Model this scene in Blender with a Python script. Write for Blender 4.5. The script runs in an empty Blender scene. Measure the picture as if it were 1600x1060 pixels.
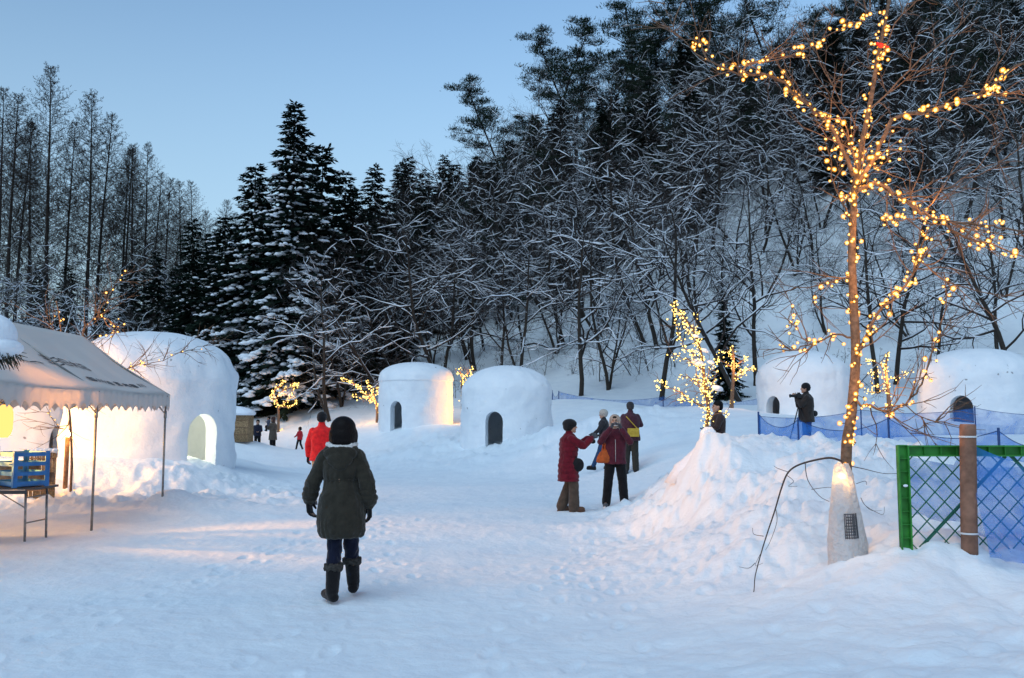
import bpy, bmesh, math, random
import numpy as np
from mathutils import Vector, Matrix, Euler

R = math.radians
PI = math.pi
S = bpy.context.scene
COL = S.collection

# ------------------------------------------------------------------ camera
CAM_H = 1.6
PITCH = math.atan(126 / 1400)
cam_data = bpy.data.cameras.new('camera')
cam_data.sensor_width = 36
cam_data.lens = 1400 / 1600 * 36
cam_data.clip_start = 0.1
cam_data.clip_end = 2000
cam = bpy.data.objects.new('camera', cam_data)
cam.location = (0, 0, CAM_H)
cam.rotation_euler = (PI / 2 + PITCH, 0, 0)
COL.objects.link(cam)
S.camera = cam

# ------------------------------------------------------------------ world: dusk sky
SUN_EL, SUN_AZ = 4.0, 205.0
W = bpy.data.worlds.new('World')
S.world = W
W.use_nodes = True
nt = W.node_tree
nt.nodes.clear()
out = nt.nodes.new('ShaderNodeOutputWorld')
bg = nt.nodes.new('ShaderNodeBackground')
sky = nt.nodes.new('ShaderNodeTexSky')
sky.sky_type = 'NISHITA'
sky.sun_disc = False
sky.sun_elevation = R(SUN_EL)
sky.sun_rotation = R(SUN_AZ)
sky.air_density = 1.0
sky.dust_density = 0.3
sky.ozone_density = 2.5
tint = nt.nodes.new('ShaderNodeMix')
tint.data_type = 'RGBA'
tint.blend_type = 'MULTIPLY'
tint.inputs[0].default_value = 1.0
tint.inputs[7].default_value = (1.10, 1.0, 1.02, 1)
nt.links.new(sky.outputs[0], tint.inputs[6])
# the sky pales evenly towards the horizon all the way round
geo = nt.nodes.new('ShaderNodeTexCoord'); sep = nt.nodes.new('ShaderNodeSeparateXYZ'); mrs = nt.nodes.new('ShaderNodeMapRange')
nt.links.new(geo.outputs['Generated'], sep.inputs[0]); nt.links.new(sep.outputs['Z'], mrs.inputs['Value'])
mrs.interpolation_type = 'SMOOTHSTEP'
mrs.inputs['From Min'].default_value = -.05; mrs.inputs['From Max'].default_value = .58; mrs.inputs['To Min'].default_value = .9; mrs.inputs['To Max'].default_value = 0
pale = nt.nodes.new('ShaderNodeMix'); pale.data_type = 'RGBA'; pale.inputs[7].default_value = (1.18, 1.68, 2.12, 1)
nt.links.new(mrs.outputs[0], pale.inputs[0]); nt.links.new(tint.outputs[2], pale.inputs[6]); nt.links.new(pale.outputs[2], bg.inputs['Color'])
bg.inputs['Strength'].default_value = 0.15
nt.links.new(bg.outputs[0], out.inputs['Surface'])

sun_d = bpy.data.lights.new('dusk_sky_light', 'SUN')
sun_d.energy = 0.55
sun_d.angle = R(50)
sun_d.color = (0.70, 0.88, 1.0)
sun_o = bpy.data.objects.new('dusk_sky_light', sun_d)
sun_o.rotation_euler = (R(35), 0, R(-25))     # soft light from high behind the camera's left shoulder
COL.objects.link(sun_o)

S.view_settings.view_transform = 'Standard'
S.view_settings.look = 'None'
S.view_settings.exposure = 1.42
S.view_settings.gamma = 1.0
S.view_settings.use_curve_mapping = False
S.render.engine = 'CYCLES'
S.cycles.use_denoising = True
S.cycles.max_bounces = 8
S.cycles.diffuse_bounces = 6
S.cycles.glossy_bounces = 2
S.cycles.transmission_bounces = 4
S.cycles.transparent_max_bounces = 12
S.cycles.sample_clamp_indirect = 4.0
S.cycles.caustics_reflective = False
S.cycles.caustics_refractive = False

# ------------------------------------------------------------------ helpers
def at(px, py, Y):
    """World point seen at pixel (px, py) of the 1600x1060 photograph, at distance Y ahead."""
    u = (px - 800) / 1400; v = (530 - py) / 1400
    cp, sp = math.cos(PITCH), math.sin(PITCH)
    d = Vector((u, cp - v * sp, sp + v * cp))
    return Vector((0, 0, CAM_H)) + d * (Y / d.y)

def link(name, data, parent=None, loc=None, rot=None):
    o = bpy.data.objects.new(name, data)
    COL.objects.link(o)
    if parent is not None: o.parent = parent
    if loc is not None: o.location = loc
    if rot is not None: o.rotation_euler = rot
    return o

def tag(o, label=None, cat=None, group=None, kind=None):
    if label: o['label'] = label
    if cat: o['category'] = cat
    if group: o['group'] = group
    if kind: o['kind'] = kind
    return o

def thing(name, label, cat, loc=(0, 0, 0), rotz=0, group=None):
    o = link(name, None, None, loc, (0, 0, rotz))
    o.empty_display_size = 0.2
    return tag(o, label, cat, group)

def copy_tree(o, parent=None):
    c = o.copy(); COL.objects.link(c)
    c.parent = parent
    for ch in KIDS.get(o.name, []):
        copy_tree(ch, c)
    return c
KIDS = {}

class MB:
    """Collects polygons of one mesh."""
    def __init__(s):
        s.v = []; s.f = []; s.m = []
    def add(s, vs, fs, mi=0):
        b = len(s.v); s.v += [tuple(p) for p in vs]
        s.f += [tuple(i + b for i in f) for f in fs]; s.m += [mi] * len(fs)
    def box(s, c, d, rot=None, mi=0):
        c = Vector(c); hx, hy, hz = d[0] / 2, d[1] / 2, d[2] / 2
        vs = [Vector((x, y, z)) for z in (-hz, hz) for y in (-hy, hy) for x in (-hx, hx)]
        if rot is not None:
            M = Euler(rot).to_matrix() if not isinstance(rot, Matrix) else rot
            vs = [M @ v for v in vs]
        s.add([c + v for v in vs], [(0, 2, 3, 1), (4, 5, 7, 6), (0, 1, 5, 4), (2, 6, 7, 3), (0, 4, 6, 2), (1, 3, 7, 5)], mi)
    def beam(s, a, b, w, h, mi=0):
        a = Vector(a); b = Vector(b); d = b - a; L = d.length
        q = d.to_track_quat('X', 'Z').to_matrix()
        s.box((a + b) / 2, (L, w, h), q, mi)
    def tube(s, pts, rad, k=6, mi=0, cap=True):
        n = len(pts); vs = []; fs = []
        pts = [Vector(p) for p in pts]
        up = None
        for i, p in enumerate(pts):
            t = (pts[min(i + 1, n - 1)] - pts[max(i - 1, 0)])
            if t.length < 1e-9: t = Vector((0, 0, 1))
            t.normalize()
            if up is None:
                up = Vector((1, 0, 0)) if abs(t.x) < 0.8 else Vector((0, 1, 0))
            a = (up - t * up.dot(t)); a.normalize(); b = t.cross(a); up = a
            r = rad[i] if hasattr(rad, '__len__') else rad
            for j in range(k):
                an = 2 * PI * j / k
                vs.append(p + (a * math.cos(an) + b * math.sin(an)) * r)
        for i in range(n - 1):
            for j in range(k):
                fs.append((i * k + j, i * k + (j + 1) % k, (i + 1) * k + (j + 1) % k, (i + 1) * k + j))
        if cap:
            fs.append(tuple(range(k - 1, -1, -1))); fs.append(tuple(range((n - 1) * k, n * k)))
        s.add(vs, fs, mi)
    def ell(s, c, r, seg=10, rings=7, rot=None, mi=0, noise=0.0, rnd=None):
        c = Vector(c); vs = []; fs = []
        M = Euler(rot).to_matrix() if rot is not None and not isinstance(rot, Matrix) else rot
        for i in range(rings + 1):
            th = PI * i / rings
            for j in range(seg):
                ph = 2 * PI * j / seg
                f = 1 + (rnd.uniform(-noise, noise) if noise else 0)
                p = Vector((math.sin(th) * math.cos(ph) * r[0] * f, math.sin(th) * math.sin(ph) * r[1] * f, math.cos(th) * r[2] * f))
                if M is not None: p = M @ p
                vs.append(c + p)
                if i in (0, rings): break
        def idx(i, j):
            if i == 0: return 0
            if i == rings: return 1 + (rings - 1) * seg
            return 1 + (i - 1) * seg + j % seg
        for i in range(rings):
            for j in range(seg):
                a, b, c2, d = idx(i, j), idx(i + 1, j), idx(i + 1, j + 1), idx(i, j + 1)
                q = []
                for x in (a, b, c2, d):
                    if x not in q: q.append(x)
                if len(q) > 2: fs.append(tuple(q))
        s.add(vs, fs, mi)
    def loft(s, rings, k=40, mi=0, rip=None):
        """rings: (z, cx, cy, rx, ry) closed stack of ellipses; rip(ang, z) multiplies the radius."""
        vs = []; fs = []; n = len(rings)
        for (z, cx, cy, rx, ry) in rings:
            for j in range(k):
                an = 2 * PI * j / k
                f = rip(an, z) if rip else 1
                vs.append((cx + math.cos(an) * rx * f, cy + math.sin(an) * ry * f, z))
        for i in range(n - 1):
            for j in range(k):
                fs.append((i * k + j, i * k + (j + 1) % k, (i + 1) * k + (j + 1) % k, (i + 1) * k + j))
        fs.append(tuple(range(k - 1, -1, -1))); fs.append(tuple(range((n - 1) * k, n * k)))
        s.add(vs, fs, mi)
    def mesh(s, name, mats, smooth=True):
        me = bpy.data.meshes.new(name)
        me.from_pydata(s.v, [], s.f)
        for m in (mats if isinstance(mats, (list, tuple)) else [mats]): me.materials.append(m)
        if any(s.m): me.polygons.foreach_set('material_index', s.m)
        if smooth: me.polygons.foreach_set('use_smooth', [True] * len(s.f))
        me.update()
        return me
    def build(s, name, mats, parent=None, smooth=True, loc=None, rot=None):
        return link(name, s.mesh(name, mats, smooth), parent, loc, rot)

# ------------------------------------------------------------------ numpy noise
def _hash(ix, iy, seed):
    n = (ix.astype(np.int64) * 374761393 + iy.astype(np.int64) * 668265263 + seed * 974711) & 0x7fffffff
    n = ((n ^ (n >> 13)) * 1274126177) & 0x7fffffff
    return ((n ^ (n >> 16)) & 0xffff) / 65535.0
def vnoise(x, y, seed=0):
    ix = np.floor(x); iy = np.floor(y); fx = x - ix; fy = y - iy
    fx = fx * fx * fx * (fx * (fx * 6 - 15) + 10); fy = fy * fy * fy * (fy * (fy * 6 - 15) + 10)
    a = _hash(ix, iy, seed); b = _hash(ix + 1, iy, seed); c = _hash(ix, iy + 1, seed); d = _hash(ix + 1, iy + 1, seed)
    return (a + (b - a) * fx) * (1 - fy) + (c + (d - c) * fx) * fy - 0.5
def fbm(x, y, seed=0, octv=4):
    t = 0; a = 1.0
    for i in range(octv):
        c, s_ = math.cos(i * 1.3), math.sin(i * 1.3)
        t = t + a * vnoise((x * c - y * s_) * 2 ** i, (x * s_ + y * c) * 2 ** i, seed + i * 17)
        a *= 0.5
    return t

def clods(x, y, sc, seed):
    """rounded lumps of broken snow: height of the tallest hemisphere over each point"""
    X = x * sc; Y = y * sc; ix = np.floor(X); iy = np.floor(Y); best = np.zeros_like(X)
    for dx in (-1, 0, 1):
        for dy in (-1, 0, 1):
            cx = ix + dx; cy = iy + dy
            px = cx + _hash(cx, cy, seed); py = cy + _hash(cx, cy, seed + 5); r = .25 + .6 * _hash(cx, cy, seed + 9) ** 2
            d2 = (X - px) ** 2 + ((Y - py) * (.8 + .5 * _hash(cx, cy, seed + 13))) ** 2
            best = np.maximum(best, np.sqrt(np.maximum(r * r - d2, 0)))
    return best / sc

# ------------------------------------------------------------------ materials
def mat(name, col, rough=0.7, metal=0.0, vary=0.0, scale=8.0, bump=0.0, bscale=None, spec=0.3, col2=None, detail=4, coat=0.0, sheen=0.0):
    m = bpy.data.materials.new(name); m.use_nodes = True
    n = m.node_tree; b = n.nodes['Principled BSDF']
    b.inputs['Roughness'].default_value = rough
    b.inputs['Metallic'].default_value = metal
    b.inputs['Specular IOR Level'].default_value = spec
    if sheen: b.inputs['Sheen Weight'].default_value = sheen
    tc = n.nodes.new('ShaderNodeTexCoord')
    if vary or col2:
        no = n.nodes.new('ShaderNodeTexNoise'); no.inputs['Scale'].default_value = scale; no.inputs['Detail'].default_value = detail
        n.links.new(tc.outputs['Object'], no.inputs['Vector'])
        rp = n.nodes.new('ShaderNodeValToRGB')
        c1 = col; c2 = col2 or tuple(min(1, c * (1 + vary)) for c in col)
        if not col2: c1 = tuple(c * (1 - vary) for c in col)
        rp.color_ramp.elements[0].color = (*c1, 1); rp.color_ramp.elements[1].color = (*c2, 1)
        rp.color_ramp.elements[0].position = 0.35; rp.color_ramp.elements[1].position = 0.65
        n.links.new(no.outputs['Fac'], rp.inputs['Fac']); n.links.new(rp.outputs['Color'], b.inputs['Base Color'])
    else:
        b.inputs['Base Color'].default_value = (*col, 1)
    if bump:
        nb = n.nodes.new('ShaderNodeTexNoise'); nb.inputs['Scale'].default_value = bscale or scale; nb.inputs['Detail'].default_value = 5
        n.links.new(tc.outputs['Object'], nb.inputs['Vector'])
        bu = n.nodes.new('ShaderNodeBump'); bu.inputs['Strength'].default_value = 1.0; bu.inputs['Distance'].default_value = bump
        n.links.new(nb.outputs['Fac'], bu.inputs['Height']); n.links.new(bu.outputs[0], b.inputs['Normal'])
    return m

def snow_mat(name, base=(0.83, 0.86, 0.90), b1=0.012, s1=9, b2=0.05, s2=2.2, courses=False, dirt=False):
    m = bpy.data.materials.new(name); m.use_nodes = True
    n = m.node_tree; b = n.nodes['Principled BSDF']
    b.inputs['Roughness'].default_value = 0.75
    b.inputs['Specular IOR Level'].default_value = 0.25
    tc = n.nodes.new('ShaderNodeTexCoord')
    no = n.nodes.new('ShaderNodeTexNoise'); no.inputs['Scale'].default_value = s1; no.inputs['Detail'].default_value = 7; no.inputs['Roughness'].default_value = 0.6
    n2 = n.nodes.new('ShaderNodeTexNoise'); n2.inputs['Scale'].default_value = s2; n2.inputs['Detail'].default_value = 4
    for q in (no, n2): n.links.new(tc.outputs['Object'], q.inputs['Vector'])
    bu = n.nodes.new('ShaderNodeBump'); bu.inputs['Distance'].default_value = b1; bu.inputs['Strength'].default_value = 1
    bv = n.nodes.new('ShaderNodeBump'); bv.inputs['Distance'].default_value = b2; bv.inputs['Strength'].default_value = 1
    n.links.new(no.outputs['Fac'], bu.inputs['Height']); n.links.new(n2.outputs['Fac'], bv.inputs['Height'])
    n.links.new(bv.outputs[0], bu.inputs['Normal'])
    last = bu
    rp = n.nodes.new('ShaderNodeValToRGB')
    rp.color_ramp.elements[0].position = 0.3; rp.color_ramp.elements[1].position = 0.6
    rp.color_ramp.elements[0].color = (base[0] * 0.93, base[1] * 0.94, base[2] * 0.96, 1); rp.color_ramp.elements[1].color = (*base, 1)
    n.links.new(n2.outputs['Fac'], rp.inputs['Fac'])
    src = rp
    if courses:
        # faint courses left where the snow was packed in layers, and small pits
        wv = n.nodes.new('ShaderNodeTexWave'); wv.wave_type = 'BANDS'; wv.bands_direction = 'Z'
        wv.inputs['Scale'].default_value = 1.6; wv.inputs['Distortion'].default_value = 1.5; wv.inputs['Detail'].default_value = 3; wv.inputs['Detail Scale'].default_value = 2
        n.links.new(tc.outputs['Object'], wv.inputs['Vector'])
        bw = n.nodes.new('ShaderNodeBump'); bw.inputs['Distance'].default_value = 0.012; bw.inputs['Strength'].default_value = 0.15
        n.links.new(wv.outputs['Fac'], bw.inputs['Height']); n.links.new(bu.outputs[0], bw.inputs['Normal']); last = bw
        vo = n.nodes.new('ShaderNodeTexNoise'); vo.inputs['Scale'].default_value = 5.0; vo.inputs['Detail'].default_value = 1
        n.links.new(tc.outputs['Object'], vo.inputs['Vector'])
        r2 = n.nodes.new('ShaderNodeValToRGB'); r2.color_ramp.elements[0].position = 0.20; r2.color_ramp.elements[1].position = 0.26
        r2.color_ramp.elements[0].color = (0.35, 0.33, 0.32, 1); r2.color_ramp.elements[1].color = (1, 1, 1, 1)
        n.links.new(vo.outputs['Fac'], r2.inputs['Fac'])
        mx = n.nodes.new('ShaderNodeMix'); mx.data_type = 'RGBA'; mx.blend_type = 'MULTIPLY'; mx.inputs[0].default_value = 1
        n.links.new(rp.outputs[0], mx.inputs[6]); n.links.new(r2.outputs[0], mx.inputs[7])
        n.links.new(mx.outputs[2], b.inputs['Base Color'])
    else:
        n.links.new(rp.outputs[0], b.inputs['Base Color'])
    n.links.new(last.outputs[0], b.inputs['Normal'])
    return m

def bark_mat(name, bark=(0.045, 0.038, 0.032), snow_lo=0.25, snow_hi=0.55, snow=(0.80, 0.84, 0.90), nscale=3.0, amount=1.0):
    """Bark carrying snow wherever the surface faces up, broken by noise."""
    m = bpy.data.materials.new(name); m.use_nodes = True
    n = m.node_tree; b = n.nodes['Principled BSDF']; b.inputs['Roughness'].default_value = 0.9; b.inputs['Specular IOR Level'].default_value = 0.1
    ge = n.nodes.new('ShaderNodeNewGeometry'); sx = n.nodes.new('ShaderNodeSeparateXYZ')
    n.links.new(ge.outputs['Normal'], sx.inputs[0])
    tc = n.nodes.new('ShaderNodeTexCoord'); no = n.nodes.new('ShaderNodeTexNoise'); no.inputs['Scale'].default_value = nscale; no.inputs['Detail'].default_value = 3
    n.links.new(tc.outputs['Object'], no.inputs['Vector'])
    ad = n.nodes.new('ShaderNodeMath'); ad.operation = 'MULTIPLY_ADD'; ad.inputs[1].default_value = 0.9; ad.inputs[2].default_value = -0.45
    n.links.new(no.outputs['Fac'], ad.inputs[0])
    su = n.nodes.new('ShaderNodeMath'); su.operation = 'ADD'; n.links.new(sx.outputs['Z'], su.inputs[0]); n.links.new(ad.outputs[0], su.inputs[1])
    mr = n.nodes.new('ShaderNodeMapRange'); mr.inputs['From Min'].default_value = snow_lo; mr.inputs['From Max'].default_value = snow_hi
    mr.inputs['To Max'].default_value = amount
    n.links.new(su.outputs[0], mr.inputs['Value'])
    mx = n.nodes.new('ShaderNodeMix'); mx.data_type = 'RGBA'
    n.links.new(mr.outputs[0], mx.inputs[0]); mx.inputs[6].default_value = (*bark, 1); mx.inputs[7].default_value = (*snow, 1)
    n.links.new(mx.outputs[2], b.inputs['Base Color'])
    return m

def emit_mat(name, col, st):
    m = bpy.data.materials.new(name); m.use_nodes = True
    n = m.node_tree; n.nodes.clear()
    o = n.nodes.new('ShaderNodeOutputMaterial'); e = n.nodes.new('ShaderNodeEmission')
    e.inputs[0].default_value = (*col, 1); e.inputs[1].default_value = st
    n.links.new(e.outputs[0], o.inputs[0])
    return m

def sheer_mat(name, col, alpha, transl=0.5):
    m = bpy.data.materials.new(name); m.use_nodes = True
    n = m.node_tree; n.nodes.clear()
    o = n.nodes.new('ShaderNodeOutputMaterial'); t = n.nodes.new('ShaderNodeBsdfTransparent')
    d = n.nodes.new('ShaderNodeBsdfDiffuse'); l = n.nodes.new('ShaderNodeBsdfTranslucent')
    d.inputs[0].default_value = (*col, 1); l.inputs[0].default_value = (*col, 1)
    a = n.nodes.new('ShaderNodeMixShader'); a.inputs[0].default_value = transl
    n.links.new(d.outputs[0], a.inputs[1]); n.links.new(l.outputs[0], a.inputs[2])
    b = n.nodes.new('ShaderNodeMixShader'); b.inputs[0].default_value = alpha
    if alpha < .9:                                    # denser where the netting doubles over
        tc = n.nodes.new('ShaderNodeTexCoord'); no = n.nodes.new('ShaderNodeTexNoise'); no.inputs['Scale'].default_value = 2.2; no.inputs['Detail'].default_value = 5; no.inputs['Distortion'].default_value = 1.2
        mr = n.nodes.new('ShaderNodeMapRange'); mr.inputs['From Min'].default_value = .35; mr.inputs['From Max'].default_value = .68; mr.inputs['To Min'].default_value = alpha * .65; mr.inputs['To Max'].default_value = min(1, alpha * 1.5)
        n.links.new(tc.outputs['Object'], no.inputs[0]); n.links.new(no.outputs[0], mr.inputs['Value']); n.links.new(mr.outputs[0], b.inputs[0])
    n.links.new(t.outputs[0], b.inputs[1]); n.links.new(a.outputs[0], b.inputs[2]); n.links.new(b.outputs[0], o.inputs[0])
    return m

M = {}
M['snow'] = snow_mat('snow', base=(0.80, 0.86, 0.90), b1=0.022, s1=9, b2=0.03, s2=1.7)
M['hutsnow'] = snow_mat('packed_snow', base=(0.80, 0.83, 0.86), b1=0.015, s1=11, b2=0.03, s2=2.5, courses=True)
M['fluff'] = snow_mat('fresh_snow', base=(0.82, 0.86, 0.91), b1=0.02, s1=12, b2=0.04, s2=3)
M['bark'] = bark_mat('snowy_bark')
M['twigs'] = bark_mat('bare_twigs', bark=(0.040, 0.033, 0.030), snow_lo=0.75, snow_hi=1.1, amount=0.5)
M['darkbark'] = bark_mat('dark_bark', bark=(0.035, 0.030, 0.028), snow_lo=0.55, snow_hi=0.9)
M['larchbark'] = bark_mat('larch_bark', bark=(0.036, 0.028, 0.024), snow_lo=0.85, snow_hi=1.15, amount=0.5)
M['twigbark'] = mat('warm_bark', (0.16, 0.10, 0.065), 0.8, vary=0.35, scale=30, bump=0.004, bscale=60)
M['needle'] = mat('spruce_needles', (0.012, 0.022, 0.016), 0.9, vary=0.4, scale=2, spec=0.05)
M['pineneedle'] = mat('pine_needles', (0.016, 0.028, 0.018), 0.9, vary=0.4, scale=1.5, spec=0.05)
# ------------------------------------------------------------------ terrain
CP = []                                    # (x, y, z) control points
def cp(px, py, Y):
    p = at(px, py, Y); CP.append((p.x, p.y, p.z))
def cz(x, y, z): CP.append((x, y, z))
for p in ((-3, -3, 0), (3, -3, 0), (-8, 0, 0), (0, 0, 0), (8, -2, .1), (-6, 5, 0), (-2, 5, 0), (1.0, 5, 0), (-4, 9, 0), (0, 9, 0), (-8, 12, 0), (-3, 13, 0),
          (0, 13, 0), (-4, 17, 0), (0, 18, 0), (2.1, 16.5, 0), (1.2, 11, 0), (-3.5, 22, 0), (0, 22, 0), (-6.5, 22, .03), (-7.3, 28, 0), (-3, 27, 0), (-10.5, 41, 0.0), (-10.5, 36, 0),
          (-11.5, 33, 0), (1.9, 20.5, .03), (-30, 0, 0.3), (30, -5, 1), (-30, 15, 0.6), (-5.9, 15.0, 0.02), (-6.3, 12, 0), (-8.8, 14.5, .02)): cz(*p)
# right-hand berm
for q in ((1150, 1050, 5.3), (1300, 1050, 5.0), (1600, 1050, 4.7), (1515, 888, 7.6), (1405, 874, 7.8), (1600, 922, 7.2), (1320, 884, 8.0), (1040, 850, 11.5), (1050, 800, 12.6),
          (1100, 900, 8.9), (1150, 850, 9.1), (1200, 780, 9.9), (1250, 720, 10.7), (1105, 692, 13.5), (1180, 692, 12.6), (1350, 722, 11), (1450, 726, 11), (1600, 732, 11),
          (1040, 724, 16), (1000, 762, 17.5), (1110, 760, 11.8), (1380, 780, 9.4), (1500, 800, 9.0), (1130, 960, 7.3), (1230, 830, 8.9), (1230, 900, 7.6), (1062, 760, 13.2), (1052, 738, 14.6), (1075, 715, 13.9), (1090, 800, 11.2)): cp(*q)
for p in ((1.9, 15, 0), (1.6, 13, 0), (1.8, 9.5, 0), (2.4, 18.5, .02), (1.3, 16, 0), (2.2, 8, .02), (1.6, 6.5, 0)): cz(*p)
for p in ((1.05, 15.8, .04), (1.95, 16.6, .04), (.9, 14.6, .02), (1.9, 17.6, .04), (1.0, 17, .03)): cz(*p)
# behind the berm
for p in ((5, 16, .78), (8, 16, .8), (10, 14.5, .8), (12, 17, .85), (3.6, 17.5, .55), (4.5, 19, .7), (7, 22, .85), (7.6, 18.9, 1.15), (10, 22, .95), (14, 22, 1.1)): cz(*p)
for q in ((1255, 655, 32), (1255, 657, 36), (1523, 662, 29), (1523, 660, 33), (1390, 650, 30), (1105, 645, 30), (1143, 637, 33), (1050, 660, 28), (950, 692, 27), (950, 657, 35), (920, 632, 43),
          (880, 664, 33), (1000, 638, 42), (990, 740, 22), (940, 733, 25.5), (1040, 700, 23), (1180, 640, 38), (1330, 640, 38), (1480, 635, 38), (1600, 640, 36)): cp(*q)
# middle: platforms of the huts
for q in ((791, 690, 32.3), (791, 684, 35.5), (740, 690, 34), (860, 690, 34), (791, 713, 29.3), (791, 738, 27), (700, 715, 31), (650, 692, 35), (560, 714, 36), (600, 692, 38), (650, 665, 39.2),
          (650, 662, 43), (560, 668, 42), (710, 664, 41), (540, 650, 46), (590, 626, 50), (480, 637, 50), (400, 647, 50), (440, 690, 44), (440, 668, 46), (385, 684, 38), (520, 705, 38.5),
          (700, 628, 48), (800, 622, 48)): cp(*q)
# left bank and hut platform
for q in ((200, 724, 19.9), (120, 718, 19.9), (290, 728, 19.9), (345, 722, 22), (235, 724, 23.5), (150, 724, 24), (50, 722, 20), (-60, 720, 20), (200, 765, 18.3), (300, 770, 17.9), (120, 765, 18),
          (170, 800, 15.7), (60, 795, 15.9), (262, 772, 16.1), (330, 772, 18.5), (380, 735, 22.5), (380, 715, 28), (250, 715, 28), (100, 700, 30)): cp(*q)
for p in ((-20, 25, 1.0), (-20, 35, 1.5), (-25, 50, 2.5), (-15, 50, 1.8), (-35, 60, 4), (-20, 60, 3), (-50, 40, 3)): cz(*p)
# hill
for q in ((700, 480, 75), (600, 540, 72), (950, 420, 70), (1200, 350, 65), (1400, 330, 62), (1600, 320, 60), (1800, 320, 58), (1250, 560, 50), (1400, 590, 45), (1600, 560, 46), (950, 560, 54), (800, 575, 55),
          (700, 570, 58), (560, 600, 60)): cp(*q)
for p in ((-50, 85, 8), (-30, 85, 8), (-20, 90, 9), (-50, 110, 9), (-12, 92, 12.5), (-5, 96, 18), (0, 96, 23), (8, 96, 29), (20, 92, 30), (32, 88, 31), (48, 80, 31), (0, 130, 26), (30, 120, 36), (60, 100, 38), (-30, 130, 14), (-70, 70, 8),
          (55, 60, 20), (45, 45, 8), (30, 30, 1.6), (-90, 150, 14), (90, 150, 40), (0, 200, 28)): cz(*p)
CP = np.array(CP)
def _tps_setup():
    n = len(CP); P = CP[:, :2] / 20.0
    d2 = ((P[:, None] - P[None]) ** 2).sum(-1)
    K = np.where(d2 > 0, 0.5 * d2 * np.log(d2 + 1e-12), 0) + np.eye(n) * 0.0015
    Q = np.hstack([np.ones((n, 1)), P]); A = np.zeros((n + 3, n + 3)); A[:n, :n] = K; A[:n, n:] = Q; A[n:, :n] = Q.T
    return np.linalg.solve(A, np.concatenate([CP[:, 2], np.zeros(3)])), P
_w, _P = _tps_setup()
def tps(x, y):
    xs = np.asarray(x, float).ravel() / 20; ys = np.asarray(y, float).ravel() / 20
    z = _w[-3] + _w[-2] * xs + _w[-1] * ys
    for k in range(len(_P)):
        d2 = (xs - _P[k, 0]) ** 2 + (ys - _P[k, 1]) ** 2
        z = z + _w[k] * 0.5 * d2 * np.log(d2 + 1e-12)
    return z.reshape(np.shape(x))
def gauss(x, y, cx, cy, sx, sy): return np.exp(-((x - cx) / sx) ** 2 - ((y - cy) / sy) ** 2)
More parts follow.
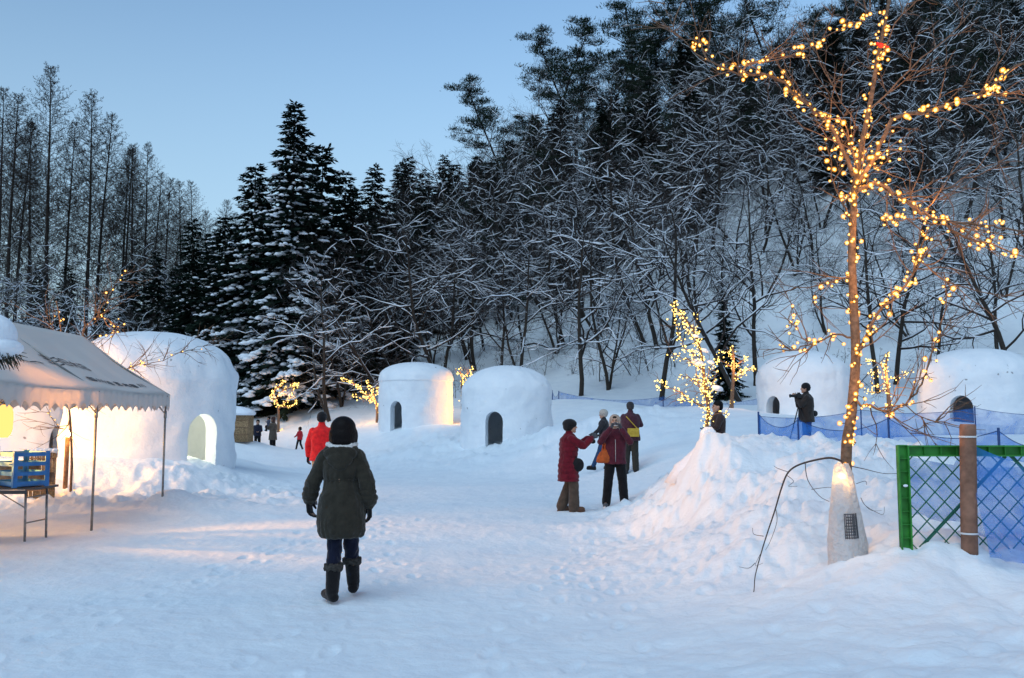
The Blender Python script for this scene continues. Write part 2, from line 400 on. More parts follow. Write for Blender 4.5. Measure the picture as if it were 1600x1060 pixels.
def height(x, y):
    x = np.asarray(x, float); y = np.asarray(y, float)
    z = tps(x, y)
    # far beyond the control points settle to a constant
    r = np.hypot(x, y - 20); k = np.clip((r - 130) / 60, 0, 1); z = z * (1 - k) + 22 * k * (y > 0) 
    # small lumps heaped by hand
    for (px, py, Y, h, s) in ((1105, 690, 13.4, .16, .25), (300, 770, 17.6, .22, .5), (270, 765, 16.3, .12, .35), (210, 770, 17.2, .15, .4), (140, 775, 17.0, .18, .45), (80, 780, 16.8, .15, .4),
                              (330, 760, 18.6, .15, .4), (1040, 735, 15.2, .12, .4), (1150, 700, 12.5, .12, .3), (1345, 874, 7.8, .07, .22), (1290, 890, 7.9, .05, .25), (1420, 880, 7.3, .08, .3), (1480, 885, 7.9, .10, .5), (1418, 880, 7.7, .07, .28), (1320, 890, 7.75, .03, .35), (1100, 705, 13.3, .16, .5), (1118, 712, 13.0, .14, .5), (1085, 712, 13.4, .12, .4), (1580, 890, 7.8, .12, .5),
                              (160, 826, 13.2, .05, .12), (1300, 660, 19.3, .18, .8), (640, 705, 33, .25, .9), (540, 700, 37, .2, .7), (860, 705, 31, .2, .8), (930, 672, 30, .25, 1.6), (990, 660, 31, .2, 1.3)):
        c = at(px, py, Y); z = z + h * gauss(x, y, c.x, c.y, s, s * 1.2)
    berm = np.clip(1.1 * gauss(x, y, 3.6, 12, 1.8, 3.4) + gauss(x, y, 6, 9.8, 3.0, 2.2) * .9 + gauss(x, y, 2.8, 15, 1.3, 2.6) * .8, 0, 1)
    bank = np.clip(gauss(x, y, -8.5, 17.8, 4.2, 1.9) + .7 * gauss(x, y, -6.5, 20.5, 2, 3), 0, 1)
    mid = np.clip(gauss(x, y, -3, 34.5, 5.5, 4.5) + gauss(x, y, 3, 31, 4, 4) + .7 * gauss(x, y, -10, 44, 5, 2.5) + gauss(x, y, 8, 17, 5, 5) * .4, 0, 1)
    rough = np.clip(berm + bank + mid, 0, 1)
    near = np.clip(gauss(x, y, 3.5, 6.3, 2.6, 2.2), 0, 1)
    billow = np.abs(fbm(x * 1.9, y * 1.9, 5, 4))
    z = z + rough * (0.18 * fbm(x * 1.1, y * 1.1, 3, 5) + 0.14 * (billow - 0.25)) + 0.19 * rough * (.35 + 1.3 * np.abs(vnoise(x * .8, y * .8, 77))) * np.abs(fbm(x * 5, y * 5, 41, 4)) + .05 * rough * np.abs(vnoise(x * 14, y * 14, 43))
    z = z + near * (0.10 * fbm(x * .9, y * .9, 19, 3) + 0.06 * np.abs(fbm(x * 1.5, y * 1.5, 9, 4)) - .02)
    flat = 1 - rough
    z = z - .20 * rough ** 1.6
    near2 = np.clip(gauss(x, y, 3.6, 4.9, 2.2, 1.9), 0, 1)
    z = z + near2 * (-.08 + .26 * clods(x + .1 * fbm(x * 3, y * 3, 8, 2), y, 1.9, 131) + .22 * clods(x, y, 4.4, 137))
    patch = np.clip(.5 + 1.4 * vnoise(x * .9, y * .9, 91), 0, 1)
    dryr = np.clip(rough * 1.3 - .15, 0, 1)
    z = z + dryr * patch * (.55 * clods(x + .05 * fbm(x * 6, y * 6, 3, 2), y, 3.2, 101) + .6 * clods(x, y, 7.5, 111))
    tread = 0.018 * fbm(x * .7, y * .7, 21, 3) + 0.015 * np.abs(fbm(x * 3.1, y * 3.1, 23, 3)) + 0.012 * fbm(x * 9, y * 7, 29, 2)
    z = z + tread * flat
    hill = np.clip((z - 2.2) / 4, 0, 1)
    z = z + hill * (0.5 * fbm(x * .25, y * .25, 31, 4) + 0.12 * fbm(x * 1.2, y * 1.2, 33, 3))
    return z
def gz(x, y): return float(height(np.array([x]), np.array([y]))[0])
def on(px, Y, dz=0.0):
    x = (px - 800) / 1400 * Y * 1.0
    p = at(px, 656, Y); return Vector((p.x, Y, gz(p.x, Y) + dz))

def build_ground():
    rs = [0.4]
    while rs[-1] < 420:
        r = rs[-1]
        rs.append(r * (1.0075 if 3 < r < 24 else 1.011 if r < 45 else 1.02 if r < 110 else 1.08) if r > 3 else r * 1.12)
    rs = np.array(rs)
    th = np.concatenate([np.linspace(-40, 40, 620), np.linspace(40, 320, 60)[1:-1]]) * PI / 180
    Rr, T = np.meshgrid(rs, th, indexing='ij')
    X = Rr * np.sin(T); Yy = Rr * np.cos(T)
    Z = height(X, Yy)
    nr, ntt = X.shape
    rf = random.Random(12)                                     # boot prints along the paths people take
    for (x0, y0, x1, y1, n_) in ((-1.7, 2.5, -1.5, 7.6, 14), (.5, 2.5, 1.2, 15.2, 34), (-3.5, 3, -2.6, 16, 34), (-5, 4, -1.5, 15, 30), (1.4, 15.6, .2, 26, 26), (2.0, 6.5, 2.0, 16, 22), (-1.2, 9, -3.8, 22, 30), (-.6, 3.5, .9, 12, 22)):
        for k in range(n_):
            f = (k + rf.uniform(-.2, .2)) / n_; s_ = .13 if k % 2 else -.13
            cx = x0 + (x1 - x0) * f + s_ + rf.gauss(0, .08); cy = y0 + (y1 - y0) * f; an = math.atan2(y1 - y0, x1 - x0) + rf.gauss(0, .15)
            m_ = (np.abs(X - cx) < .35) & (np.abs(Yy - cy) < .35); dx = X[m_] - cx; dy = Yy[m_] - cy
            u = dx * math.cos(an) + dy * math.sin(an); v = -dx * math.sin(an) + dy * math.cos(an)
            q = (u / .14) ** 2 + (v / .058) ** 2
            Z[m_] += -.022 * rf.uniform(.4, 1.2) * np.exp(-q ** 2) + .008 * np.exp(-(q - 1.9) ** 2)
    co = np.stack([X, Yy, Z], -1).reshape(-1, 3)
    i = np.arange(nr - 1)[:, None]; j = np.arange(ntt)[None]
    a = i * ntt + j; b = i * ntt + (j + 1) % ntt
    q = np.stack([a, a + ntt, b + ntt, b], -1).reshape(-1, 4)
    co = np.vstack([co, [[0, 0, float(Z[0].mean())]]]); c0 = len(co) - 1
    me = bpy.data.meshes.new('snow_ground')
    tri = [(c0, k, (k + 1) % ntt) for k in range(ntt)]
    nf = len(q) + len(tri)
    me.vertices.add(len(co)); me.vertices.foreach_set('co', co.ravel())
    loops = np.concatenate([q.ravel(), np.array(tri).ravel()])
    me.loops.add(len(loops)); me.loops.foreach_set('vertex_index', loops)
    st = np.concatenate([np.arange(len(q)) * 4, len(q) * 4 + np.arange(len(tri)) * 3])
    me.polygons.add(nf); me.polygons.foreach_set('loop_start', st)
    me.polygons.foreach_set('loop_total', np.concatenate([np.full(len(q), 4), np.full(len(tri), 3)]))
    me.polygons.foreach_set('use_smooth', np.ones(nf, bool))
    me.update(calc_edges=True); me.validate()
    me.materials.append(M['snow'])
    return tag(link('ground', me), 'snow covered ground with trodden path, banks and hillside', None, None, 'structure')
build_ground()
# ------------------------------------------------------------------ snow huts
def lathe(prof, k, cz0=0.0, noise=0.0, seed=0):
    """closed solid of revolution from prof [(r, z)...] bottom to top"""
    mb = MB(); vs = []; fs = []; n = len(prof)
    for i, (r, z) in enumerate(prof):
        for j in range(k):
            a = 2 * PI * j / k
            d = noise * float(fbm(np.array([a * 3 + 10]), np.array([z * 1.5 + seed]), seed, 3)[0]) + .45 * noise * float(fbm(np.array([a * 9 + 3]), np.array([z * 4.5 + seed]), seed + 3, 3)[0]) if noise else 0
            vs.append(((r + d) * math.cos(a), (r + d) * math.sin(a), z))
    for i in range(n - 1):
        for j in range(k):
            fs.append((i * k + j, i * k + (j + 1) % k, (i + 1) * k + (j + 1) % k, (i + 1) * k + j))
    fs.append(tuple(range(k - 1, -1, -1))); fs.append(tuple(range((n - 1) * k, n * k)))
    mb.add(vs, fs); return mb

def arch_prism(w, h, y0, y1, z0=-.3):
    pts = [(-w / 2, z0), (w / 2, z0)]; r = w / 2
    for i in range(11):
        a = PI * i / 10; pts.append((math.cos(a) * r, h - r * 1.15 + math.sin(a) * r * 1.15))
    mb = MB(); n = len(pts)
    vs = [(x, y0, z) for x, z in pts] + [(x, y1, z) for x, z in pts]
    fs = [tuple(range(n)), tuple(range(2 * n - 1, n - 1, -1))] + [(i, i + n, (i + 1) % n + n, (i + 1) % n) for i in range(n)]
    mb.add(vs, fs); return mb

def bool_diff(o, mesh_mb, mt):
    c = mesh_mb.build('tmp_cut', mt, o.parent, False)
    bm = bmesh.new(); bm.from_mesh(c.data); bmesh.ops.recalc_face_normals(bm, faces=bm.faces); bm.to_mesh(c.data); bm.free()
    m = o.modifiers.new('b', 'BOOLEAN'); m.object = c; m.operation = 'DIFFERENCE'; m.solver = 'EXACT'
    dg = bpy.context.evaluated_depsgraph_get(); dg.update()
    me = bpy.data.meshes.new_from_object(o.evaluated_get(dg)); o.modifiers.clear(); o.data = me
    bpy.data.objects.remove(c)

def snow_hut(label, px, Y, z, rad, wall, top, door_az, dw=0.62, dh=1.1, lip=0.0, p=2.2, q=2.0, seed=0, wt=0.33, round0=0.0):
    loc = at(px, 656, Y); x = loc.x
    t = thing('snow_hut', label, 'snow hut', (x, Y, z), door_az, 'domed snow huts on the snowfield')
    prof = [(rad * 1.03, -0.9), (rad * 1.01, -.3)]
    for i in range(20): prof.append((rad * (1.01 - .01 * i / 19), wall * i / 19))
    if lip: prof += [(rad + lip, wall + .03), (rad + lip, wall + .10)]
    rr = rad + lip; z0 = wall + (.10 if lip else 0)
    for i in range(1, 22):
        s_ = i / 22
        # superellipse cap
        a = s_ * PI / 2
        prof.append((rr * max(math.cos(a), 0.0) ** (2 / p), z0 + (top - z0) * math.sin(a) ** (2 / q)))
    prof.append((rr * .04, top))
    mb = lathe(prof, 96, noise=0.05 * rad, seed=seed)
    o = mb.build('snow_wall', M['hutsnow'], t, True)
    bm = bmesh.new(); bm.from_mesh(o.data); bmesh.ops.recalc_face_normals(bm, faces=bm.faces); bm.to_mesh(o.data); bm.free()
    inner = lathe([(rad - wt, -.25), (rad - wt, wall * .9), ((rad - wt) * .85, wall + (top - wall) * .35), ((rad - wt) * .4, top - wt), (.05, top - wt + .02)], 32)
    bool_diff(o, inner, M['hutsnow'])
    # door faces local -Y
    bool_diff(o, arch_prism(dw, dh, -rad - .5, -rad + wt + .25), M['hutsnow'])
    o.data.polygons.foreach_set('use_smooth', [True] * len(o.data.polygons))
    o.data.set_sharp_from_angle(angle=R(35))
    return t, x

H = {}
t1, _ = snow_hut('largest domed snow hut, beside the tent, its flank glowing orange and its doorway pale', 236, 22.6, .50, 2.02, 2.02, 3.30, R(57), .78, 1.24, 0, 2.5, 2.0, 1, round0=.1)
t2, _ = snow_hut('snow hut with a capped overhanging rim and an orange lit right side', 650, 41, 1.30, 1.66, 2.02, 2.92, R(-26), .62, 1.12, .045, 2.0, 2.3, 2)
t3, _ = snow_hut('blue-white snow hut in the middle, right of the rimmed hut, with dark arched door', 791.5, 34.3, .72, 1.72, 1.92, 2.95, R(-15), .66, 1.18, .0, 2.0, 2.1, 3)
t4, _ = snow_hut('snow hut behind the photographer and his tripod', 1256, 35, 1.30, 1.73, 1.95, 2.98, R(-58), .66, 1.2, 0, 2.3, 2.0, 4)
t5, _ = snow_hut('snow hut at the right edge behind the green frame, half hidden by branches', 1528, 31, 1.38, 1.86, 1.65, 2.66, R(-42), .72, 1.02, 0, 2.6, 2.0, 5)
t6, _ = snow_hut('brightly lit snow hut seen under the tent roof, cut by the left edge', 20, 23.5, .45, 1.35, 1.7, 2.3, R(80), .6, 1.0, 0, 2.3, 2.0, 6)

def lamp(name, loc, energy, col, radius=.08, spot=None, aim=None, blend=.6):
    d = bpy.data.lights.new(name, 'SPOT' if spot else 'POINT'); d.energy = energy; d.color = col; d.shadow_soft_size = radius
    o = bpy.data.objects.new(name, d); COL.objects.link(o); o.location = loc
    if spot:
        d.spot_size = R(spot); d.spot_blend = blend
        o.rotation_euler = (Vector(aim) - Vector(loc)).to_track_quat('-Z', 'Y').to_euler()
    return o
WARM = (1.0, 0.40, 0.05)
M['metal'] = mat('galvanised_steel', (0.28, 0.27, 0.26), 0.4, .8, vary=.2, scale=20)
M['black'] = mat('black_plastic', (0.015, 0.015, 0.017), 0.5)
M['lampglass'] = emit_mat('lamp_glass', (1.0, .62, .25), 30)

def floodlight(label, loc, aim, energy, h=1.2, cone=140):
    t = thing('floodlight', label, 'floodlight', (loc[0], loc[1], loc[2] - h), 0, 'warm floodlights between the huts')
    m = MB(); m.tube([(0, 0, -.3), (0, 0, h - .12)], .018, 8); m.tube([(0, 0, .02), (0, 0, .04)], .05, 8); m.build('stake', M['black'], t)
    d = (Vector(aim) - Vector(loc)).normalized(); q = d.to_track_quat('-Z', 'Y').to_matrix()
    m = MB(); m.box(Vector((0, 0, h)) - d * .06, (.30, .22, .08), q); m.box(Vector((0, 0, h)) - d * .11, (.2, .14, .05), q)
    m.build('housing', M['black'], t, False)
    m = MB(); m.box(Vector((0, 0, h)) - d * .018, (.26, .18, .006), q); m.build('lamp_glass', M['lampglass'], t, False)
    lamp('floodlight_beam', Vector(loc) + d * .05, energy, WARM, .10, cone, aim, .7)
# the strong lamp left of the largest hut: rakes over the bank, the hut flank and on to the berm
z = gz(-13.2, 19.3)
floodlight('black floodlight on a stake just past the left edge, aimed at the largest hut', (-13.2, 19.3, z + 1.25), (-6.0, 19.6, 1.0), 520)
floodlight('added unseen floodlight under the tent roof, aimed across the snow to the berm', (-8.4, 12.2, gz(-8.4, 12.2) + 1.6), (4, 12.6, 1.2), 900, 1.6, 62)  # extra lamp put in out of view to warm the berm and path
floodlight('black floodlight on a stake behind the middle hut, aimed at the rimmed hut', (-0.9, 40.3, gz(-.9, 40.3) + 1.1), (-3.4, 40.6, 2.6), 110)
floodlight('added unseen floodlight left of the tent, aimed at the left flank of the largest hut', (-12.6, 16.2, gz(-12.6, 16.2) + 1.3), (-9.6, 19.8, 0.9), 420, 1.3, 92)  # second out-of-view lamp, added to warm the hut flank and bank front
# pale light inside the largest hut's doorway
dd = Vector((math.sin(R(57)), -math.cos(R(57)), 0))
c1 = Vector((t1.location.x, t1.location.y, 0))
t = thing('paper_lantern', 'small pale paper lantern standing inside the doorway of the largest hut', 'lantern', (c1.x + dd.x * 1.2, c1.y + dd.y * 1.2, .52))
m = MB(); m.tube([(0, 0, .03), (0, 0, .30)], [.09, .09], 12); m.build('shade', emit_mat('pale_paper_glow', (1, .95, .62), 1.2), t)
m = MB(); m.tube([(0, 0, 0), (0, 0, .03)], .11, 12); m.build('base', M['black'], t)
lamp('lantern_light', (c1.x + dd.x * 1.15, c1.y + dd.y * 1.15, .95), 13, (1, .93, .66), .12)

# ------------------------------------------------------------------ tent
M['canvas'] = sheer_mat('tent_canvas', (0.70, 0.66, 0.63), 1.0, .28)
n = M['canvas'].node_tree
M['ink'] = mat('black_ink', (0.02, 0.02, 0.025), .6)
EX, RX = -6.12, -7.72
EZ, RZ = 2.05, 3.10
Y0, Y1 = 8.1, 16.05
tent = thing('tent', 'white festival tent on steel poles with scalloped edge and black printed roof', 'tent', (RX, 12, 0))
def TL(p): return Vector(p) - tent.location
def roof_panel(sx):
    mb = MB(); nu, nv = 60, 14; vs = []; fs = []
    for i in range(nu + 1):
        y = Y0 + (Y1 - Y0) * i / nu
        for j in range(nv + 1):
            f = j / nv
            sag = math.sin(PI * f) * (.05 + .05 * math.sin(PI * ((y - Y1) / 2.7) % 1 * 1.0) ** 2) + .012 * math.sin(f * 9 + y * 3) * math.sin(PI * f)
            if i == nu: yy = y
            else: yy = y
            hz = RZ - (RZ - EZ) * f - sag * .9 - .05 * math.sin(PI * (Y1 - y) / 2.67) ** 2 * f * 0.6
            vs.append(TL((RX + sx * (EX - RX) * f * 1.0, yy, hz)))
    for i in range(nu):
        for j in range(nv):
            a = i * (nv + 1) + j; fs.append((a, a + 1, a + nv + 2, a + nv + 1) if sx > 0 else (a, a + nv + 1, a + nv + 2, a + 1))
    mb.add(vs, fs); return mb
for sx in (1, -1):
    o = roof_panel(sx).build('roof', M['canvas'], tent)
    so = o.modifiers.new('s', 'SOLIDIFY'); so.thickness = .004
def valance(p0, p1, ztop, name='valance'):
    mb = MB(); p0 = Vector(p0); p1 = Vector(p1); L = (p1 - p0).length; n_ = int(L / .02); vs = []; fs = []
    d = (p1 - p0).normalized(); nr = Vector((d.y, -d.x, 0))
    for i in range(n_ + 1):
        s_ = i / n_ * L
        dz = .20 + .105 * (1 - abs(math.sin(PI * s_ / .255)) ** .8)
        for k in range(4):
            f = k / 3
            vs.append(TL(p0 + d * s_ + nr * (.012 * math.sin(s_ * 11) * f + .006 * math.sin(s_ * 31)) + Vector((0, 0, ztop(s_ / L) - dz * f))))
    for i in range(n_):
        for k in range(3):
            a = i * 4 + k; fs.append((a, a + 4, a + 5, a + 1))
    mb.add(vs, fs); o = mb.build(name, M['canvas'], tent); so = o.modifiers.new('s', 'SOLIDIFY'); so.thickness = .003
    return o
WX = 2 * RX - EX
eave = lambda f: EZ - .03 * math.sin(PI * f * (Y1 - Y0) / 2.67) ** 2 - .002
valance((EX, Y0, 0), (EX, Y1, 0), eave); valance((WX, Y0, 0), (WX, Y1, 0), eave)
valance((EX - .01, Y1, 0), (WX + .01, Y1, 0), lambda f: EZ, 'valance')
# poles, with braces and feet
for sx, X in ((1, EX), (-1, WX)):
    for yy in (10.63, 13.3, 15.95):
        m = MB(); xb = X - sx * .03; zb = gz(xb, yy) - .25
        m.tube([TL((xb - sx * .0, yy, zb)), TL((xb, yy, EZ - .02))], .019, 10)
        p = m.build('pole', M['metal'], tent)
        m = MB(); m.tube([TL((xb, yy, EZ - .42)), TL((xb, yy, EZ - .30))], .027, 10)
        m.build('collar', M['metal'], p)
        for dy in (-.62, .62):
            if yy + dy > Y1: continue
            m = MB(); m.tube([TL((xb, yy, EZ - .36)), TL((xb, yy + dy, EZ - .04))], .009, 6); m.build('brace', M['metal'], p)
        m = MB(); m.tube([TL((xb, yy, EZ - .36)), TL((xb - sx * .55, yy, EZ + .26))], .009, 6); m.build('brace', M['metal'], p)
m = MB()
for X in (EX, WX): m.tube([TL((X - (.03 if X == EX else -.03), Y0, EZ - .03)), TL((X - (.03 if X == EX else -.03), Y1 - .02, EZ - .03))], .017, 8)
m.tube([TL((RX, Y0, RZ - .05)), TL((RX, Y1 - .03, RZ - .05))], .017, 8)
for yy in (10.63, 13.3, 15.95):
    for X in (EX, WX): m.tube([TL((RX, yy, RZ - .06)), TL((X, yy, EZ - .04))], .014, 6)
m.build('roof_frame', M['metal'], tent)
# print on the roof: the brush characters are too foreshortened to read
def roof_pt(f, y, lift=.012):
    sag = math.sin(PI * f) * (.05 + .05 * math.sin(PI * ((y - Y1) / 2.7) % 1) ** 2) + .012 * math.sin(f * 9 + y * 3) * math.sin(PI * f)
    return TL((RX + (EX - RX) * f, y, RZ - (RZ - EZ) * f - sag * .9 - .05 * math.sin(PI * (Y1 - y) / 2.67) ** 2 * f * 0.6 + lift))
# each character: strokes in a 1x1 cell as (u0,v0,u1,v1,width)
GL = [[(.1, .85, .9, .85, .1), (.5, 1, .5, .0, .1), (.15, .5, .85, .5, .1), (.1, .05, .9, .05, .1)],
      [(.1, .9, .1, .1, .1), (.1, .9, .9, .9, .1), (.9, .9, .9, .1, .1), (.1, .5, .9, .5, .08), (.1, .1, .9, .1, .1)],
      [(.2, 1, .1, .0, .12), (.5, .95, .5, .05, .1), (.85, 1, .9, .0, .12)],
      [(.1, .7, .9, .7, .1), (.5, 1, .1, .0, .1), (.5, .6, .95, .0, .12), (.2, .4, .8, .4, .08)],
      [(.15, .95, .1, .6, .12), (.15, .5, .1, .0, .12), (.4, .9, .9, .9, .1), (.4, .5, .9, .5, .08), (.4, .9, .4, .05, .1), (.9, .9, .9, .05, .1), (.4, .08, .9, .08, .1)]]
def roof_text(name, f0, y0, f1, y1, nch, hf, order):
    mb = MB()
    for c in range(nch):
        fa = f0 + (f1 - f0) * c / nch; ya = y0 + (y1 - y0) * c / nch
        df = (f1 - f0) / nch * .85; dy = (y1 - y0) / nch * .85
        def P(u, v): return roof_pt(fa + df * u - hf * (v - .0), ya + dy * u)
        for (u0, v0, u1, v1, w) in GL[order[c % len(order)]]:
            a = (P(u0, v0)); b = (P(u1, v1)); d = (b - a).normalized(); n_ = Vector((.55, 0, .83)).cross(d).normalized() * (w * .5 * abs(dy) * 1.1)
            mb.add([a - n_, b - n_, b + n_, a + n_], [(0, 1, 2, 3)])
    return mb.build(name, M['ink'], tent, False)
roof_text('printed_lettering', .58, 13.1, .64, 14.35, 5, .12, (0, 4, 1, 3, 4))
roof_text('printed_lettering', .86, 13.5, .88, 15.55, 7, .06, (1, 2, 4, 0, 3))
roof_text('printed_lettering', .60, 11.3, .63, 11.9, 2, .15, (2, 3))
mb = MB()
for i in range(6): 
    a = roof_pt(.545 + .012 * i, 11.9 + i * .16); b = roof_pt(.556 + .012 * i, 12.05 + i * .16); mb.add([a, b, b + Vector((.02, 0, -.012)), a + Vector((.02, 0, -.012))], [(0, 1, 2, 3)])
mb.build('printed_line', M['ink'], tent, False)

# ------------------------------------------------------------------ things under the tent
M['blue'] = mat('blue_plastic', (0.03, 0.16, 0.42), .45, vary=.2, scale=6)
M['darksteel'] = mat('dark_steel', (0.07, 0.07, 0.075), .5, .6)
M['wood'] = mat('weathered_wood', (0.20, 0.12, 0.07), .8, vary=.35, scale=14, bump=.003, bscale=40)
tx, ty = at(30, 656, 12.2).x, 12.2
tz = gz(tx, ty)
tb = thing('folding_table', 'folding table with dark top and steel tube legs at the tent edge', 'table', (tx, ty, tz))
m = MB(); m.box((-.45, 0, .70), (1.75, .60, .03)); m.build('tabletop', M['darksteel'], tb, False)
for x, y in ((.28, -.27), (.28, .27), (-1.2, -.27), (-1.2, .27)):
    m = MB(); m.tube([(x + .02, y, -.1), (x, y, .68)], .016, 8); m.build('leg', M['metal'], tb)
for x in (.29, -1.2):
    for zz in (.25, .58):
        m = MB(); m.tube([(x, -.27, zz), (x, .27, zz)], .01, 6); m.build('crossbar', M['metal'], tb)
m = MB(); m.tube([(.28, -.27, .45), (-.15, -.20, .67)], .008, 6); m.build('stay', M['metal'], tb)
m = MB(); m.box((-.45, -.29, .655), (1.5, .02, .05)); m.build('apron', M['darksteel'], tb, False)

def crate(label, loc, rz, sx=.62, sy=.44, hh=.40, grp='blue slatted crates on the folding table'):
    c = thing('crate', label, 'crate', loc, rz, grp)
    for ax in (-1, 1):
        for ay in (-1, 1):
            m = MB(); m.box((ax * (sx / 2 - .02), ay * (sy / 2 - .006), hh / 2), (.05, .016, hh)); m.box((ax * (sx / 2 - .006), ay * (sy / 2 - .03), hh / 2), (.016, .05, hh)); m.build('corner_post', M['blue'], c, False)
    for k in range(4):
        zz = .05 + k * (hh - .09) / 3
        for ay in (-1, 1):
            m = MB(); m.box((0, ay * (sy / 2), zz), (sx - .03, .012, .052)); m.build('slat', M['blue'], c, False)
        for ax in (-1, 1):
            m = MB(); m.box((ax * (sx / 2), 0, zz), (.012, sy - .03, .052)); m.build('slat', M['blue'], c, False)
    m = MB(); m.box((0, 0, .015), (sx - .04, sy - .04, .012))
    for k in range(3): m.tube([(sx / 2 - .1 + .03 * k, -sy / 2 - .008, .3), (sx / 2 - .1 + .03 * k, -sy / 2 - .009, .31)], .01, 6)
    m.build('crate_floor', M['blue'], c, False)
    return c
crate('blue slatted crate nearest the table corner, turned with one corner forward', (tx + .06, ty - .02, tz + .718), R(-38), .66, .46, .47)
crate('blue slatted crate farther along the table, cut by the left edge', (tx - .68, ty + .04, tz + .718), R(8), .60, .42, .52)

# straw mat screen, paper lantern, torch, snow-capped brush
M['straw'] = mat('straw_mat', (0.30, 0.20, 0.11), .9, vary=.4, scale=25, bump=.01, bscale=50)
p = at(66, 706, 17.2); sz = gz(p.x, 17.2)
sc = thing('straw_screen', 'brown woven straw screen with snow on its top, standing behind the tent pole', 'screen', (p.x, 17.2, sz - .1))
m = MB(); rr = random.Random(4)
for i in range(22):
    x = -.26 + .52 * i / 21; m.tube([(x, rr.uniform(-.012, .012), 0), (x + rr.uniform(-.01, .01), 0, .98 + rr.uniform(-.04, .04))], .013, 5)
m.build('reeds', M['straw'], sc)
for zz in (.25, .55, .85):
    m = MB(); m.box((0, -.022, zz), (.54, .01, .03)); m.build('binding', M['wood'], sc, False)
m = MB()
for i in range(7): m.ell((-.24 + .08 * i, 0, 1.0), (.07, .06, .035 + .02 * rr.random()), 8, 5, None, 0, .15, rr)
m.build('snow_cap', M['fluff'], sc)
p = at(4, 660, 12.6)
la = thing('hanging_lantern', 'glowing paper lantern hanging from the tent eave at the left edge', 'lantern', (p.x, 12.6, 1.35))
m = MB(); m.loft([(z_, 0, 0, .13 * f, .13 * f) for z_, f in ((0, .55), (.05, .85), (.12, 1.), (.25, 1.03), (.35, 1), (.42, .85), (.46, .55))], 20)
for i in range(9): m.tube([(.001, 0, .03 + .048 * i), (.001, 0, .034 + .048 * i)], [.125, .125], 16)
m.build('shade', emit_mat('orange_paper_glow', (1.0, .50, .14), .7), la)
m = MB(); m.tube([(0, 0, .46), (0, 0, .50)], .075, 12); m.build('cap', M['black'], la)
m = MB(); m.tube([(0, 0, .5), (0, 0, .66)], .004, 5); m.build('cord', M['black'], la)
lamp('lantern_glow', (p.x + .25, 12.3, 1.5), 9, WARM, .15)
p = at(107, 640, 18.2)
to = thing('lamp_post', 'short brown wooden post with a bare glowing bulb in front of the lit hut', 'lamp post', (p.x, 18.2, gz(p.x, 18.2)))
m = MB(); m.tube([(0, 0, -.2), (.01, 0, 1.0)], .045, 10); m.build('post', M['wood'], to)
m = MB(); m.ell((.02, 0, 1.07), (.04, .04, .055)); m.build('bulb', emit_mat('bulb_glow', (1, .72, .3), 45), to)
lamp('post_bulb_light', (p.x + .02, 18.1, to.location.z + 1.2), 9, WARM, .06)
p = at(2, 556, 9.0)
br = thing('brush_bundle', 'dark bundle of dry brush topped by a mound of snow at the upper left edge', 'brush bundle', (p.x - .12, 9.0, p.z))
m = MB(); rr = random.Random(8)
for i in range(420):
    a = rr.uniform(0, 2 * PI); r0 = rr.uniform(0, .26); d = Vector((math.cos(a) * rr.uniform(.02, .1), math.sin(a) * .08, rr.uniform(-.14, -.02)))
    s0 = Vector((math.cos(a) * r0, math.sin(a) * r0, rr.uniform(-.02, .06))); m.tube([s0, s0 + d * .6, s0 + d], [.005, .004, .002], 3, cap=False)
m.build('brush', mat('dry_brush', (.05, .045, .03), .9, vary=.5, scale=12), br)
m = MB(); m.ell((-.03, 0, .20), (.27, .27, .24), 28, 18); m.ell((.02, 0, .08), (.29, .28, .12), 28, 14); m.ell((-.1, 0, .36), (.15, .15, .14), 20, 12)
m.build('snow_mound', M['fluff'], br)
m = MB(); m.tube([(-.1, 0, -p.z + gz(p.x, 9)), (-.08, 0, 0)], .035, 8); m.build('stake', M['wood'], br)

for k, (px, py, Y, r_) in enumerate(((38, 668, 16.2, .10), (50, 660, 16.4, .09), (28, 655, 16.5, .08))):
    p = at(px, py, Y); m = MB(); rn = random.Random(k + 40)
    m.tube([(-.42, 0, 0), (-.1, .01, .01), (.2, -.01, 0), (.42, 0, .01)], [r_, r_ * 1.04, r_ * .98, r_], 14)
    lg = m.build('log', M['wood'], None, True, (p.x, p.y, gz(p.x, p.y) + (.10, .10, .27)[k] + .38)); lg.rotation_euler = (0, 0, R(6 * k - 5))
    tag(lg, ('front log of the small snow-topped woodpile under the tent', 'rear log of the small woodpile under the tent', 'top log of the small woodpile, under a cap of snow')[k], 'log', 'logs of the woodpile under the tent')
    if k == 2:
        m = MB(); m.ell((0, 0, .09), (.40, .11, .06), 18, 8, None, 0, .08, rn); m.build('snow_cap', M['fluff'], lg)
